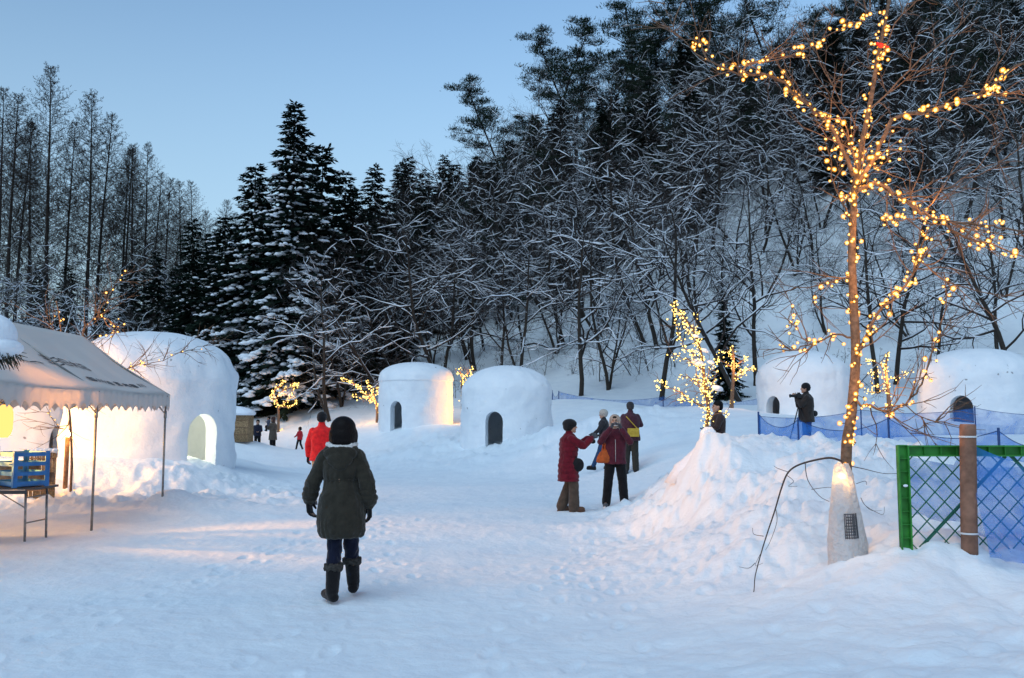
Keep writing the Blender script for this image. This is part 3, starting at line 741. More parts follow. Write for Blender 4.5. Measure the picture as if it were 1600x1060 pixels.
# hut of woven straw, far left middle
p = on(369, 37.6)
sh = thing('straw_hut', 'small brown straw walled shelter with a thick snow roof beside the largest hut', 'shelter', (p.x, 37.6, p.z - .1))
m = MB(); rr = random.Random(9)
for i in range(44):
    x = -.62 + 1.2 * i / 43; m.tube([(x, -.4 + rr.uniform(-.01, .01), 0), (x, -.4, 1.15)], .02, 5)
    if i < 30: m.tube([(.6, -.4 + .8 * i / 29, 0), (.6, -.4 + .8 * i / 29, 1.15)], .02, 5); m.tube([(-.62, -.4 + .8 * i / 29, 0), (-.62, -.4 + .8 * i / 29, 1.15)], .02, 5)
m.build('straw_wall', M['straw'], sh)
for zz in (.3, .6, .9):
    m = MB(); m.box((0, -.43, zz), (1.26, .015, .03)); m.build('batten', M['wood'], sh, False)
m = MB()
vs = []; nu = 24
rings = [(1.10, 0, 0, .72, .55), (1.16, 0, 0, .78, .6), (1.26, -.02, 0, .76, .58), (1.38, -.1, 0, .62, .48), (1.46, -.2, 0, .42, .33), (1.50, -.25, 0, .15, .12)]
m.loft(rings, 36, rip=lambda a, z: (abs(math.cos(a)) ** 4 + abs(math.sin(a)) ** 4) ** -.25 * (1 + .03 * math.sin(5 * a + 7 * z)))
m.build('snow_roof', M['fluff'], sh)

# ------------------------------------------------------------------ blue net fences
M['net'] = sheer_mat('blue_net', (0.05, 0.24, 0.72), .46, .35)
M['netfar'] = sheer_mat('blue_net_far', (0.07, 0.22, 0.62), .38, .35)
M['bluepost'] = mat('blue_post', (0.015, 0.05, 0.17), .5)
def net_fence(label, posts, sag, mt, base=.06, w=.018):
    """posts: [(px, py_top, py_bottom, Y)]"""
    P = []
    for (px, a, b, Y) in posts:
        top = at(px, a, Y); P.append((top, at(px, b, Y).z))
    f = thing('net_fence', label, 'net fence', (P[0][0].x, P[0][0].y, P[0][1]), 0, 'sagging blue net fences')
    o = f.location
    for top, zb in P:
        z0 = min(zb, gz(top.x, top.y)) - .2
        m = MB(); m.tube([Vector((top.x, top.y, z0)) - o, top - o + Vector((0, 0, .03))], w, 7); m.build('post', M['bluepost'], f)
    for i in range(len(P) - 1):
        (a, za), (b, zb) = P[i], P[i + 1]; nu, nv = 26, 8; vs = []; fs = []; line = []
        for u in range(nu + 1):
            s_ = u / nu; q = a.lerp(b, s_)
            sg = sag * (4 * s_ * (1 - s_)); zt = q.z - sg - .01
            zg = gz(q.x, q.y) - .03
            for v in range(nv + 1):
                k = v / nv; off = .03 * math.sin(7 * s_ + 3 * k) * math.sin(PI * s_)
                vs.append(Vector((q.x, q.y + off, zt + (min(zg, zt - .05) - zt) * k)) - o)
            line.append(Vector((q.x, q.y + .03 * math.sin(7 * s_) * math.sin(PI * s_), zt)) - o)
        for u in range(nu):
            for v in range(nv):
                c = u * (nv + 1) + v; fs.append((c, c + 1, c + nv + 2, c + nv + 1))
        m = MB(); m.add(vs, fs); m.build('net', mt, f)
        m = MB(); m.tube(line, .006, 4); m.build('top_cord', M['bluepost'], f)
net_fence('near blue net fence sagging between posts just behind the snow berm', [(1185, 646, 692, 17.5), (1247, 655, 705, 16.5), (1388, 653, 716, 14.5), (1560, 672, 722, 12.6), (1680, 680, 730, 12.2)], .20, M['net'])
net_fence('blue net fence with thin dark posts in front of the two right-hand huts', [(1187, 650, 668, 24), (1345, 640, 670, 24), (1523, 637, 668, 24), (1700, 645, 670, 24)], .12, M['netfar'])
net_fence('far blue net fence along the foot of the wooded slope', [(863, 611, 624, 46), (873, 612, 625, 46), (1036, 620, 640, 42), (1187, 622, 640, 40)], .28, M['netfar'], w=.025)

# ------------------------------------------------------------------ green lattice frame with post and draped net
M['green'] = mat('green_plastic', (0.035, 0.22, 0.035), .45, vary=.25, scale=9)
M['lattice'] = mat('green_lattice', (0.02, 0.13, 0.09), .5)
M['tube'] = mat('brown_tube', (0.23, 0.115, 0.075), .75, vary=.3, scale=10, bump=.003, bscale=30)
gY = 7.75
a = at(1408, 873, gY); b = at(1407, 696, gY); g0z = a.z - .05
gf = thing('lattice_panel', 'green plastic lattice panel in a ribbed frame, planted in the snow', 'lattice panel', (a.x, gY, g0z))
gh = b.z - g0z; gw = 1.75; sw = .095
def ribbed(m, p0, p1, along):          # hollow channel: back web, two lips and cross ribs
    x0, z0 = p0; x1, z1 = p1
    m.box(((x0 + x1) / 2, .02, (z0 + z1) / 2), (x1 - x0, .006, z1 - z0))
    if along == 'z':
        for x in (x0 + .006, x1 - .006): m.box((x, 0, (z0 + z1) / 2), (.012, .05, z1 - z0))
        n_ = int((z1 - z0) / .105)
        for i in range(n_ + 1): m.box(((x0 + x1) / 2, .003, z0 + (z1 - z0) * i / n_), (x1 - x0 - .024, .032, .006))
    else:
        for z_ in (z0 + .006, z1 - .006): m.box(((x0 + x1) / 2, 0, z_), (x1 - x0, .05, .012))
        n_ = int((x1 - x0) / .13)
        for i in range(n_ + 1): m.box((x0 + (x1 - x0) * i / n_, .003, (z0 + z1) / 2), (.006, .032, z1 - z0 - .024))
m = MB(); ribbed(m, (0, 0), (sw, gh), 'z'); m.build('stile', M['green'], gf, False)
m = MB(); ribbed(m, (sw + .002, gh - sw), (gw, gh - .001), 'x'); m.build('top_rail', M['green'], gf, False)
m = MB(); ribbed(m, (sw + .002, 0.0), (gw, .05), 'x'); m.build('bottom_rail', M['green'], gf, False)
m = MB(); ribbed(m, (gw + .002, 0), (gw + sw, gh), 'z'); m.build('stile', M['green'], gf, False)
x0, x1, z0, z1 = sw, gw, .05, gh - sw
def clip_diag(c, s):                # line z = s*x + c clipped to the opening
    pts = []
    for x in (x0, x1):
        z_ = s * x + c
        if z0 <= z_ <= z1: pts.append((x, z_))
    for z_ in (z0, z1):
        x = (z_ - c) / s
        if x0 <= x <= x1: pts.append((x, z_))
    pts = sorted(set((round(p[0], 4), round(p[1], 4)) for p in pts))
    return (pts[0], pts[-1]) if len(pts) > 1 else None
st = .165
for s in (1.05, -1.05):
    c = -2.2
    while c < 3.2:
        q = clip_diag(c, s)
        if q and abs(q[0][0] - q[1][0]) > .02:
            yy = .012 if s > 0 else -.0
            m = MB(); m.beam((q[0][0], yy, q[0][1]), (q[1][0], yy, q[1][1]), .008, .009); m.build('lattice_bar', M['lattice'], gf, False)
        c += st
q = ((sw, .05), (sw + .83 / .8 * .82, gh - sw))
m = MB(); m.beam((q[0][0], .03, q[0][1]), (q[1][0], .03, q[1][1]), .012, .026); m.build('brace', M['lattice'], gf, False)
m = MB(); m.beam((1.72, .03, .06), (1.0, .03, gh - sw), .012, .026); m.build('brace', M['lattice'], gf, False)
m = MB(); m.ell((.05, -.028, gh * .66), (.022, .01, .012)); m.build('label_tag', M['fluff'], gf)
pa = at(1515, 892, gY - .12); pb = at(1512, 663, gY - .12)
po = thing('post', 'thick brown tube post tied in front of the green lattice panel', 'post', (pa.x, pa.y, pa.z))
m = MB(); L = (pb - pa)
m.tube([Vector((0, 0, -.2)), L * .3, L * .6, L * .985, L], [.066, .066, .0655, .065, .058], 22); m.build('tube', M['tube'], po)
for f in (.15 + .10, .85 + .06):
    m = MB()
    for k in range(2): m.tube([L * (f + .006 * k) + Vector((math.cos(2 * PI * i / 24) * .069, math.sin(2 * PI * i / 24) * .069, 0)) for i in range(25)], .004, 5)
    m.build('tie', mat('white_string', (.7, .7, .7), .8), po)
# net draped from the post to the right and behind the panel
dn = MB(); vs = []; fs = []; nu, nv = 46, 26
for u in range(nu + 1):
    for v in range(nv + 1):
        s_ = u / nu; k = v / nv
        x = a.x + .16 + s_ * 1.9; zt = b.z - .10 - .10 * abs(math.sin(PI * s_ * 1.3)) + (.08 if .22 < s_ < .34 else 0)
        y = gY + .10 + .05 * math.sin(9 * s_ + 4 * k) + .07 * math.sin(5 * k + 3 * s_) + k * .25
        lo = gz(x, y) - .02 + .28 * max(0, .45 - s_) * 2
        vs.append((x, y, zt + (lo - zt) * k))
for u in range(nu):
    for v in range(nv):
        c = u * (nv + 1) + v; fs.append((c, c + 1, c + nv + 2, c + nv + 1))
dn.add(vs, fs); o = dn.build('draped_net', M['net'])
tag(o, 'crumpled blue net draped behind the green lattice panel', 'net')
dn = MB(); vs = []; fs = []
for u in range(31):
    for v in range(17):
        s_ = u / 30; k = v / 16
        x = pa.x + .05 + s_ * .9; zt = pb.z - .15 - s_ * .42
        zg = gz(x, gY - .25); y = gY - .06 - .25 * k + .03 * math.sin(11 * s_ + 5 * k) - (.02)
        vs.append((x, y, zt + (zg + .04 - zt) * k * (.98)))
for u in range(30):
    for v in range(16):
        c = u * 17 + v; fs.append((c, c + 1, c + 18, c + 17))
dn.add(vs, fs); o = dn.build('draped_net', M['net'])
tag(o, 'blue net hanging from the brown post over the panel front to the right edge', 'net')
# snow lumps heaped against the panel
rr = random.Random(3)
# ------------------------------------------------------------------ trees
class TB:
    """fast tube collector (lists of floats)"""
    def __init__(s): s.v = []; s.f = []
    def tube(s, pts, rad, k):
        n = len(pts); b = len(s.v); up = None
        for i in range(n):
            p = pts[i]; t = pts[min(i + 1, n - 1)] - pts[max(i - 1, 0)]
            if t.length < 1e-9: t = Vector((0, 0, 1))
            t.normalize()
            if up is None: up = Vector((0, 1, 0)) if abs(t.x) > .7 else Vector((1, 0, 0))
            a = up - t * up.dot(t); a.normalize(); c = t.cross(a); up = a; r = rad[i]
            for j in range(k):
                an = 2 * PI * j / k
                q = p + (a * math.cos(an) + c * math.sin(an)) * r
                s.v.append((q.x, q.y, q.z))
        for i in range(n - 1):
            for j in range(k):
                s.f.append((b + i * k + j, b + i * k + (j + 1) % k, b + (i + 1) * k + (j + 1) % k, b + (i + 1) * k + j))
    def mesh(s, name, mt, smooth=True):
        me = bpy.data.meshes.new(name); me.from_pydata(s.v, [], s.f); me.materials.append(mt)
        if smooth: me.polygons.foreach_set('use_smooth', [True] * len(s.f))
        me.update(); return me

def wander(rnd, p, d, L, n, wig, grav=0.0, up=0.0):
    pts = [p.copy()]; d = d.normalized()
    for i in range(n):
        d = (d + Vector((rnd.gauss(0, wig), rnd.gauss(0, wig), rnd.gauss(0, wig) - grav + up))).normalized()
        p = p + d * (L / n); pts.append(p.copy())
    return pts
def side_dir(rnd, d, ang):
    a = Vector((rnd.gauss(0, 1), rnd.gauss(0, 1), rnd.gauss(0, 1))); a = (a - d * a.dot(d)).normalized()
    return (d * math.cos(ang) + a * math.sin(ang)).normalized()

def snowline(Sn, rnd, pts, rad, lo=.012):
    seg = []
    n = len(pts)
    def flush():
        if len(seg) > 1:
            k = len(seg); Sn.tube([p for p, r in seg], [r * (.35 if i in (0, k - 1) else 1) for i, (p, r) in enumerate(seg)], 4)
        seg.clear()
    for i in range(n):
        t = (pts[min(i + 1, n - 1)] - pts[max(i - 1, 0)]).normalized()
        if rad[i] > lo * .5 and abs(t.z) < .86 and rnd.random() < .9:
            r = (.62 * rad[i] + .019) * rnd.uniform(.75, 1.25) * (1.1 - .5 * abs(t.z))
            up = (Vector((0, 0, 1)) - t * t.z); up = up.normalized() if up.length > .1 else Vector((0, 0, 1))
            seg.append((pts[i] + up * (rad[i] * .75 + r * .25), r))
        else: flush()
    flush()

def bare_tree(seed, Ht=10.0, r0=.13, stems=1, lean=.25, spread=1.0, dens=1.0, first=.25, bark='bark', twigk=3):
    """leafless tree: returns trunk mesh, crown mesh"""
    rnd = random.Random(seed); T = TB(); C = TB(); Sn = TB()
    for sidx in range(stems):
        az = rnd.uniform(0, 2 * PI) if stems > 1 else 0
        d0 = Vector((math.cos(az) * .25 * (stems > 1) + lean, math.sin(az) * .2 * (stems > 1), 1))
        h = Ht * (1 if sidx == 0 else rnd.uniform(.6, .95)); rr_ = r0 * (1 if sidx == 0 else rnd.uniform(.6, .85))
        N = 12
        pts = wander(rnd, Vector((math.cos(az) * .08, math.sin(az) * .08, -.6)), d0, h + .6, N, .075, 0, .02)
        rad = [rr_ * (1.35 if i == 0 else 1) * (1 - i / N) ** .75 + .012 for i in range(N + 1)]
        T.tube(pts, rad, 7); snowline(Sn, rnd, pts, rad)
        nb = int(17 * dens / (1 if stems == 1 else 1.6))
        for b in range(nb):
            f = first + (1 - first) * (b + rnd.random() * .8) / nb; f = min(f, .985)
            i = int(f * N); i = min(i, N - 1); k = f * N - i
            p = pts[i].lerp(pts[i + 1], k); r = rad[i] * (1 - k) + rad[i + 1] * k
            dt = (pts[i + 1] - pts[i]).normalized()
            L1 = h * (.60 - .36 * f) * rnd.uniform(.7, 1.25) * spread
            d1 = side_dir(rnd, dt, R(rnd.uniform(42, 80)))
            n1 = 7
            p1 = wander(rnd, p, d1, L1, n1, .20, 0, .04)
            r1 = [max(.009, min(r * .62, .02 * L1)) * (1 - .85 * q / n1) for q in range(n1 + 1)]
            C.tube(p1, r1, 4); snowline(Sn, rnd, p1, r1)
            for c in range(int(7 * dens)):
                g = .18 + .8 * (c + rnd.random()) / (7 * dens); g = min(g, .97); i1 = min(int(g * n1), n1 - 1)
                q = p1[i1].lerp(p1[i1 + 1], g * n1 - i1); dt1 = (p1[i1 + 1] - p1[i1]).normalized()
                L2 = L1 * (.55 - .3 * g) * rnd.uniform(.6, 1.3)
                n2 = 5
                p2 = wander(rnd, q, side_dir(rnd, dt1, R(rnd.uniform(30, 60))), L2, n2, .24, 0, .03)
                rb = max(.007, r1[i1] * .6)
                C.tube(p2, [rb * (1 - .8 * w / n2) for w in range(n2 + 1)], 3)
                if c % 2 == 0: snowline(Sn, rnd, p2, [rb] * (n2 + 1))
                for e in range(5):
                    g2 = .15 + .8 * (e + rnd.random()) / 5; i2 = min(int(g2 * n2), n2 - 1)
                    q2 = p2[i2].lerp(p2[i2 + 1], g2 * n2 - i2)
                    L3 = L2 * rnd.uniform(.3, .6)
                    p3 = wander(rnd, q2, side_dir(rnd, (p2[i2 + 1] - p2[i2]).normalized(), R(rnd.uniform(25, 60))), L3, 3, .2, 0, .02)
                    C.tube(p3, [.0065, .006, .0048, .003], 3)
                    for t_ in range(2):
                        q3 = p3[1 + t_]
                        p4 = wander(rnd, q3, side_dir(rnd, (p3[2] - p3[1]).normalized(), R(45)), L3 * .5, 2, .15)
                        C.tube(p4, [.0045, .0038, .002], 3)
    return T.mesh('trunk', M[bark]), C.mesh('crown', M['twigs']), Sn.mesh('snow_lines', M['fluff'])

def larch(seed, Ht=27, r0=.2, dens=1.0, first=.22):
    rnd = random.Random(seed); T = TB(); C = TB(); N = 16
    pts = wander(rnd, Vector((0, 0, -1)), Vector((rnd.uniform(-.02, .02), 0, 1)), Ht + 1, N, .008, 0, .01)
    rad = [r0 * (1 - i / N) ** .8 + .015 for i in range(N + 1)]; T.tube(pts, rad, 6)
    nb = int(175 * dens)
    for b in range(nb):
        f = first + (1 - first) * (b / nb) ** .85; f = min(f, .99); i = min(int(f * N), N - 1)
        p = pts[i].lerp(pts[i + 1], f * N - i); az = b * 2.4 + rnd.uniform(-.4, .4)
        L = min(Ht * .19, (1 - f) * Ht * .42 + .5) * rnd.uniform(.6, 1.2) * (.55 + .45 * min(1, (f - first) * 6))
        d = Vector((math.cos(az), math.sin(az), rnd.uniform(.05, .45) + .5 * max(0, f - .6)))
        p1 = wander(rnd, p, d, L, 5, .07, 0, .11)
        rb = .022 * (1 - f) + .014
        C.tube(p1, [rb * (1 - .7 * q / 5) for q in range(6)], 3)
        for c in range(11):
            g = .15 + .82 * (c + rnd.random()) / 9; i1 = min(int(g * 5), 4); q = p1[i1].lerp(p1[i1 + 1], g * 5 - i1)
            sd = side_dir(rnd, (p1[i1 + 1] - p1[i1]).normalized(), R(rnd.uniform(35, 75)))
            L2 = L * .33 * rnd.uniform(.5, 1.2) * (1.2 - g)+ .15
            p2 = wander(rnd, q, sd, L2, 3, .15, 0, .05); C.tube(p2, [.017, .015, .012, .008], 3)
            for e in range(2):
                p3 = wander(rnd, p2[1 + e], side_dir(rnd, sd, R(50)), L2 * .5, 2, .2, 0, .05); C.tube(p3, [.012, .009, .006], 3)
    return T.mesh('trunk', M['larchbark']), C.mesh('crown', M['larchbark'])

def leafq(C, p, d, L, w, nrm):
    """one narrow spray: two triangles with a fold"""
    s = d.cross(nrm)
    if s.length < 1e-6: return
    s = s.normalized() * w
    b = len(C.v); a = p; m = p + d * (L * .45); e = p + d * L
    for q in (a, m + s - nrm * w * .3, e, m - s - nrm * w * .3): C.v.append((q.x, q.y, q.z))
    C.f.append((b, b + 1, b + 2)); C.f.append((b, b + 2, b + 3))

def lump(C, rnd, c, r, flat=.45, d=None):
    """small uneven snow pad"""
    b = len(C.v); seg = 7
    q = (d if d is not None else Vector((1, 0, 0)));
    an = math.atan2(q.y, q.x); ca, sa = math.cos(an), math.sin(an)
    top = c + Vector((0, 0, r * flat))
    C.v.append((top.x, top.y, top.z))
    for ring, (rr_, zz) in enumerate(((.62, .72), (1.0, .1), (.55, -.35))):
        for j in range(seg):
            a = 2 * PI * j / seg + ring * .4; f = rnd.uniform(.72, 1.25)
            x = math.cos(a) * r * rr_ * f * 1.35; y = math.sin(a) * r * rr_ * f * .8
            C.v.append((c.x + x * ca - y * sa, c.y + x * sa + y * ca, c.z + r * flat * zz + rnd.uniform(-.1, .1) * r))
    for j in range(seg): C.f.append((b, b + 1 + j, b + 1 + (j + 1) % seg))
    for k in range(2):
        o = b + 1 + k * seg
        for j in range(seg): C.f.append((o + j, o + seg + j, o + seg + (j + 1) % seg, o + (j + 1) % seg))

def spruce(seed, Ht=17, rad=3.0, snow=.6, whorls=None, first=.06, dens=1.0, shape=.8):
    rnd = random.Random(seed); T = TB(); C = TB(); Sn = TB(); N = 10
    pts = wander(rnd, Vector((0, 0, -1)), Vector((0, 0, 1)), Ht + 1, N, .006)
    r0 = Ht * .013
    T.tube(pts, [r0 * (1 - i / N) + .012 for i in range(N + 1)], 7)
    nb = int(Ht * 13 * dens)
    for b in range(nb):
        f = first + (1 - first) * (b + rnd.random()) / nb; z = f * Ht
        p = Vector((pts[min(N, int(f * N))].x, pts[min(N, int(f * N))].y, z)); az = b * 2.39996 + rnd.uniform(-.5, .5)
        L = rad * ((1 - f) ** shape) * rnd.uniform(.62, 1.15) + .25
        el = -.26 + .75 * max(0, f - .5) + rnd.uniform(-.12, .12)
        d = Vector((math.cos(az), math.sin(az), el))
        n1 = 5; p1 = wander(rnd, p, d, L, n1, .05, .07 * (1 - f), 0)
        if L > 1.2: p1[-1].z += .06 * L
        C.tube(p1, [.03 * (1 - .7 * q / n1) * (L / 3 + .3) for q in range(n1 + 1)], 3)
        ns = int(9 + L * 14)
        for c in range(ns):
            g = .12 + .88 * (c + rnd.random()) / ns; g = min(g, .999); i1 = min(int(g * n1), n1 - 1); q = p1[i1].lerp(p1[i1 + 1], g * n1 - i1)
            dt = (p1[i1 + 1] - p1[i1]).normalized(); sgn = 1 if c % 2 else -1
            sd = dt.cross(Vector((0, 0, 1))).normalized() * sgn
            dd_ = (dt * rnd.uniform(.4, .9) + sd * rnd.uniform(.3, 1) + Vector((0, 0, rnd.uniform(-.55, .15)))).normalized()
            Ls = (.25 + L * .17 * (1.15 - g)) * rnd.uniform(.7, 1.3)
            leafq(C, q, dd_, Ls, Ls * .24, Vector((rnd.uniform(-.4, .4), rnd.uniform(-.4, .4), 1)).normalized())
            if rnd.random() < .8:
                m_ = q + dd_ * Ls * .4
                leafq(C, m_, (dd_ + dt * .6 + Vector((0, 0, rnd.uniform(-.6, .1)))).normalized(), Ls * .75, Ls * .17, Vector((rnd.uniform(-.5, .5), rnd.uniform(-.5, .5), 1)).normalized())
        # snow lying along the bough
        amt = snow * (1.25 - .9 * f)
        if L > .7 and rnd.random() < .25 + .45 * snow:
            k = int(L * 7.5 * amt + rnd.random()); g0 = rnd.uniform(.3, .9)
            for c in range(k):
                g = min(1.0, abs(rnd.gauss(g0, .22))); i1 = min(int(g * n1), n1 - 1); q = p1[i1].lerp(p1[i1 + 1], min(1, g * n1 - i1))
                side = dt.cross(Vector((0, 0, 1))).normalized() * rnd.gauss(0, .16) * L * .5
                lump(Sn, rnd, q + side + Vector((0, 0, .04 - abs(side.length) * .35)), rnd.uniform(.05, .15) * (1 + .22 * L) * (.6 + .5 * amt), .62, Vector((d.x, d.y, 0)))
    return T.mesh('trunk', M['darkbark']), C.mesh('crown', M['needle'], False), (Sn.mesh('snow_pads', M['fluff']) if Sn.v else None)

def pine(seed, Ht=14, r0=.16, snow=.25, first=.45):
    rnd = random.Random(seed); T = TB(); C = TB(); Sn = TB(); N = 10
    pts = wander(rnd, Vector((0, 0, -1)), Vector((rnd.uniform(-.12, .12), 0, 1)), Ht + 1, N, .05)
    T.tube(pts, [r0 * (1 - .8 * i / N) + .01 for i in range(N + 1)], 7)
    nb = 24
    for b in range(nb):
        f = first + (1 - first) * ((b + rnd.random()) / nb); f = min(f, .995); i = min(int(f * N), N - 1); p = pts[i].lerp(pts[i + 1], f * N - i)
        az = b * 2.4 + rnd.uniform(-.6, .6); L = (Ht * .36 * (1.08 - f) + .9) * rnd.uniform(.6, 1.35)
        if b < 4: L *= 1.25
        d = Vector((math.cos(az), math.sin(az), rnd.uniform(-.1, .35)))
        p1 = wander(rnd, p, d, L, 5, .16, 0, .03); T.tube(p1, [.045 * (1 - .7 * q / 5) for q in range(6)], 4)
        for c in range(11):
            g = .25 + .75 * (c + rnd.random()) / 11; g = min(g, 1); i1 = min(int(g * 5), 4); q = p1[i1].lerp(p1[i1 + 1], g * 5 - i1)
            off = Vector((rnd.gauss(0, .22), rnd.gauss(0, .22), rnd.uniform(-.02, .2))) * (1 + L * .12)
            q2 = q + off; T.tube([q, q.lerp(q2, .5) + Vector((0, 0, -.03)), q2], [.018, .014, .008], 3)
            # one flat-bottomed puff of needles
            for e in range(30):
                o = Vector((rnd.gauss(0, .26), rnd.gauss(0, .26), abs(rnd.gauss(0, .10))))
                dd_ = (o * .8 + Vector((rnd.gauss(0, .3), rnd.gauss(0, .3), rnd.uniform(.1, .8)))).normalized()
                leafq(C, q2 + o, dd_, rnd.uniform(.20, .40), .028, Vector((rnd.gauss(0, 1), rnd.gauss(0, 1), rnd.gauss(0, 1))).normalized())
            if rnd.random() < snow: lump(Sn, rnd, q2 + Vector((0, 0, .12)), rnd.uniform(.1, .22), .35)
    return T.mesh('trunk', M['darkbark']), C.mesh('crown', M['pineneedle'], False), (Sn.mesh('snow_pads', M['fluff']) if Sn.v else None)

def plant_tree(name, label, group, x, y, meshes, scale=1.0, rz=0.0, dz=0.0, tilt=(0, 0), cat='tree', sz=None):
    z = gz(x, y) + dz
    t = thing(name, label, cat, (x, y, z), 0, group)
    t.rotation_euler = (tilt[0], tilt[1], rz)
    t.scale = (scale, scale, sz or scale)
    for me, nm in zip(meshes, ('trunk', 'crown', 'snow_pads')):
        if me is not None:
            o = link(me.name.split('.')[0], me, t)
            if nm == 'snow_pads': o['kind'] = 'stuff'
    return t

BARE = [bare_tree(s, Ht=h, r0=r, stems=st_, lean=l, spread=sp, dens=dn_) for s, h, r, st_, l, sp, dn_ in
        ((1, 11, .15, 1, .6, 1.15, 1.0), (2, 10, .12, 2, .30, 1.1, 1.0), (3, 12, .15, 1, .22, 1.0, 1.1), (4, 9, .10, 3, .25, 1.1, .9), (5, 12, .15, 1, .95, 1.25, 1.0),
         (6, 11, .13, 2, .75, 1.2, 1.0), (7, 12, .14, 1, .10, 1.0, 1.0), (8, 9.5, .11, 1, .35, 1.2, .9))]
SAPL = [bare_tree(s, Ht=h, r0=.035, stems=st_, lean=.2, spread=.9, dens=.5, first=.15) for s, h, st_ in ((21, 4, 1), (22, 3, 3), (23, 5, 2))]
LARCH = [larch(s, Ht=h) for s, h in ((31, 27), (32, 25), (33, 28))]
SPR_BIG = spruce(41, 17.5, 3.25, 1.1, dens=1.25, shape=.72)
SPR = [spruce(42, 15, 3.3, 1.0, shape=.62), spruce(43, 13, 3.0, .75, shape=.62), spruce(44, 14, 3.0, .4, shape=.66), spruce(45, 12, 2.6, .45, shape=.65)]
PINE = [pine(51, 14), pine(52, 15, first=.5), pine(53, 13, first=.35)]

rt = random.Random(77)
def zone(px):
    for lim, w in ((640, 'left of the rimmed hut'), (740, 'above the rimmed hut'), (860, 'above the middle hut'), (960, 'right of the middle hut'), (1070, 'above the four people'), (1180, 'above the lit tree on the berm'),
                   (1330, 'above the photographer hut'), (1450, 'between the two right-hand huts')):
        if px < lim: return w
    return 'above the last hut'
def level(Y): return 'low on the slope' if Y < 62 else 'halfway up the slope' if Y < 78 else 'near the ridge'
def X_at(px, Y): return (px - 800) / 1400 * Y / (math.cos(PITCH) ** 0)   # close enough near the horizon row
def spot(px, Y):
    return at(px, 560, Y).x, Y
# --- conifer group on the left
x, y = spot(453, 49)
plant_tree('spruce_tree', 'tallest snow-laden spruce, its narrow top standing above all other conifers', 'snow-laden conifers beside the snowfield', x, y, SPR_BIG, 1.0, 0, -.2)
CON = [(393, 51, 0, .97, 'thick snowy spruce just left of the tallest one, behind the large hut'),
       (497, 53, 1, 1.20, 'spruce with a pointed top just right of the tallest one'),
       (345, 52, 1, .90, 'dark snowy spruce behind the right shoulder of the largest hut'),
       (425, 50, 1, .72, 'short bushy spruce heavy with snow at the foot of the tallest one'),
       (300, 56, 2, .85, 'dark spruce at the left end of the conifer clump')]
for px, Y, k, s_, lb in CON:
    x, y = spot(px, Y); plant_tree('spruce_tree', lb, 'snow-laden conifers beside the snowfield', x, y, SPR[k], s_, rt.uniform(0, 6), -.2)
for px, Y, k, s_ in ((535, 56, 2, 1.02), (570, 60, 3, .98), (600, 66, 1, .95), (640, 74, 2, 1.05), (625, 84, 0, 1.0), (665, 88, 3, 1.1), (690, 92, 2, 1.0), (585, 74, 2, 1.1), (548, 70, 0, .92), (520, 64, 3, .95),
                     (325, 62, 0, .78), (275, 60, 3, .75), (235, 62, 2, .72), (660, 70, 3, 1.0), (480, 60, 2, 1.0), (710, 80, 1, .9), (620, 60, 1, .75), (740, 86, 3, .9), (200, 66, 1, .7), (160, 64, 3, .6),
                     (415, 60, 2, 1.0), (365, 64, 3, 1.0), (100, 66, 2, .62), (60, 70, 3, .7), (445, 66, 3, .95)):
    x, y = spot(px, Y); plant_tree('spruce_tree', 'dark dusted conifer ' + ('behind the tent, under the larches' if px < 215 else 'behind the largest hut' if px < 380 else 'behind the tallest snowy spruce' if px < 500 else 'just right of the snowy spruce clump' if px < 590 else 'on the slope above the rimmed hut'), 'dark conifers in the wood behind the huts', x, y, SPR[k], s_, rt.uniform(0, 6), -.3)
# --- pines along the ridge
PN = [(800, 93, 0, 1.12, 'lone-topped pine farthest left on the ridge, sky showing round its bare trunk'), (862, 95, 1, 1.17, 'second ridge pine from the left, with a lopsided flat crown'), (950, 95, 1, 1.25, 'tallest broad pine in the middle of the ridge skyline'),
      (1010, 96, 2, 1.35, 'ridge pine just right of the tallest broad one'), (1085, 93, 0, 1.2, 'ridge pine under the gap in the skyline, left of the lit branch')]
for px, Y, k, s_, lb in PN:
    x, y = spot(px, Y); plant_tree('pine_tree', lb, 'pines on the ridge', x, y, PINE[k], s_, rt.uniform(0, 6), -.3)
for px, Y, k, s_ in ((830, 99, 2, .8), (905, 98, 0, 1.15), (975, 99, 0, 1.15), (1045, 97, 1, 1.0), (1130, 92, 2, 1.3), (1175, 93, 1, 1.15), (1225, 90, 0, 1.2), (1280, 90, 2, 1.0), (1340, 88, 1, 1.05), (1400, 87, 0, 1.0), (1460, 86, 2, 1.05),
                     (1520, 85, 1, 1.0), (1580, 84, 0, 1.0), (765, 94, 2, .75), (740, 98, 0, .62), (1150, 84, 0, .9), (1250, 83, 1, .9), (1350, 80, 2, .9), (1450, 78, 0, .9), (1550, 77, 1, .95), (1000, 88, 2, .9), (900, 88, 1, .85), (1610, 80, 2, 1.0),
                     (850, 84, 2, .8), (1080, 84, 1, .85), (945, 82, 0, .8)):
    x, y = spot(px, Y); plant_tree('pine_tree', 'dark ridge pine mingled with bare branches ' + zone(px), 'pines mixed into the upper slope', x, y, PINE[k], s_, rt.uniform(0, 6), -.3)
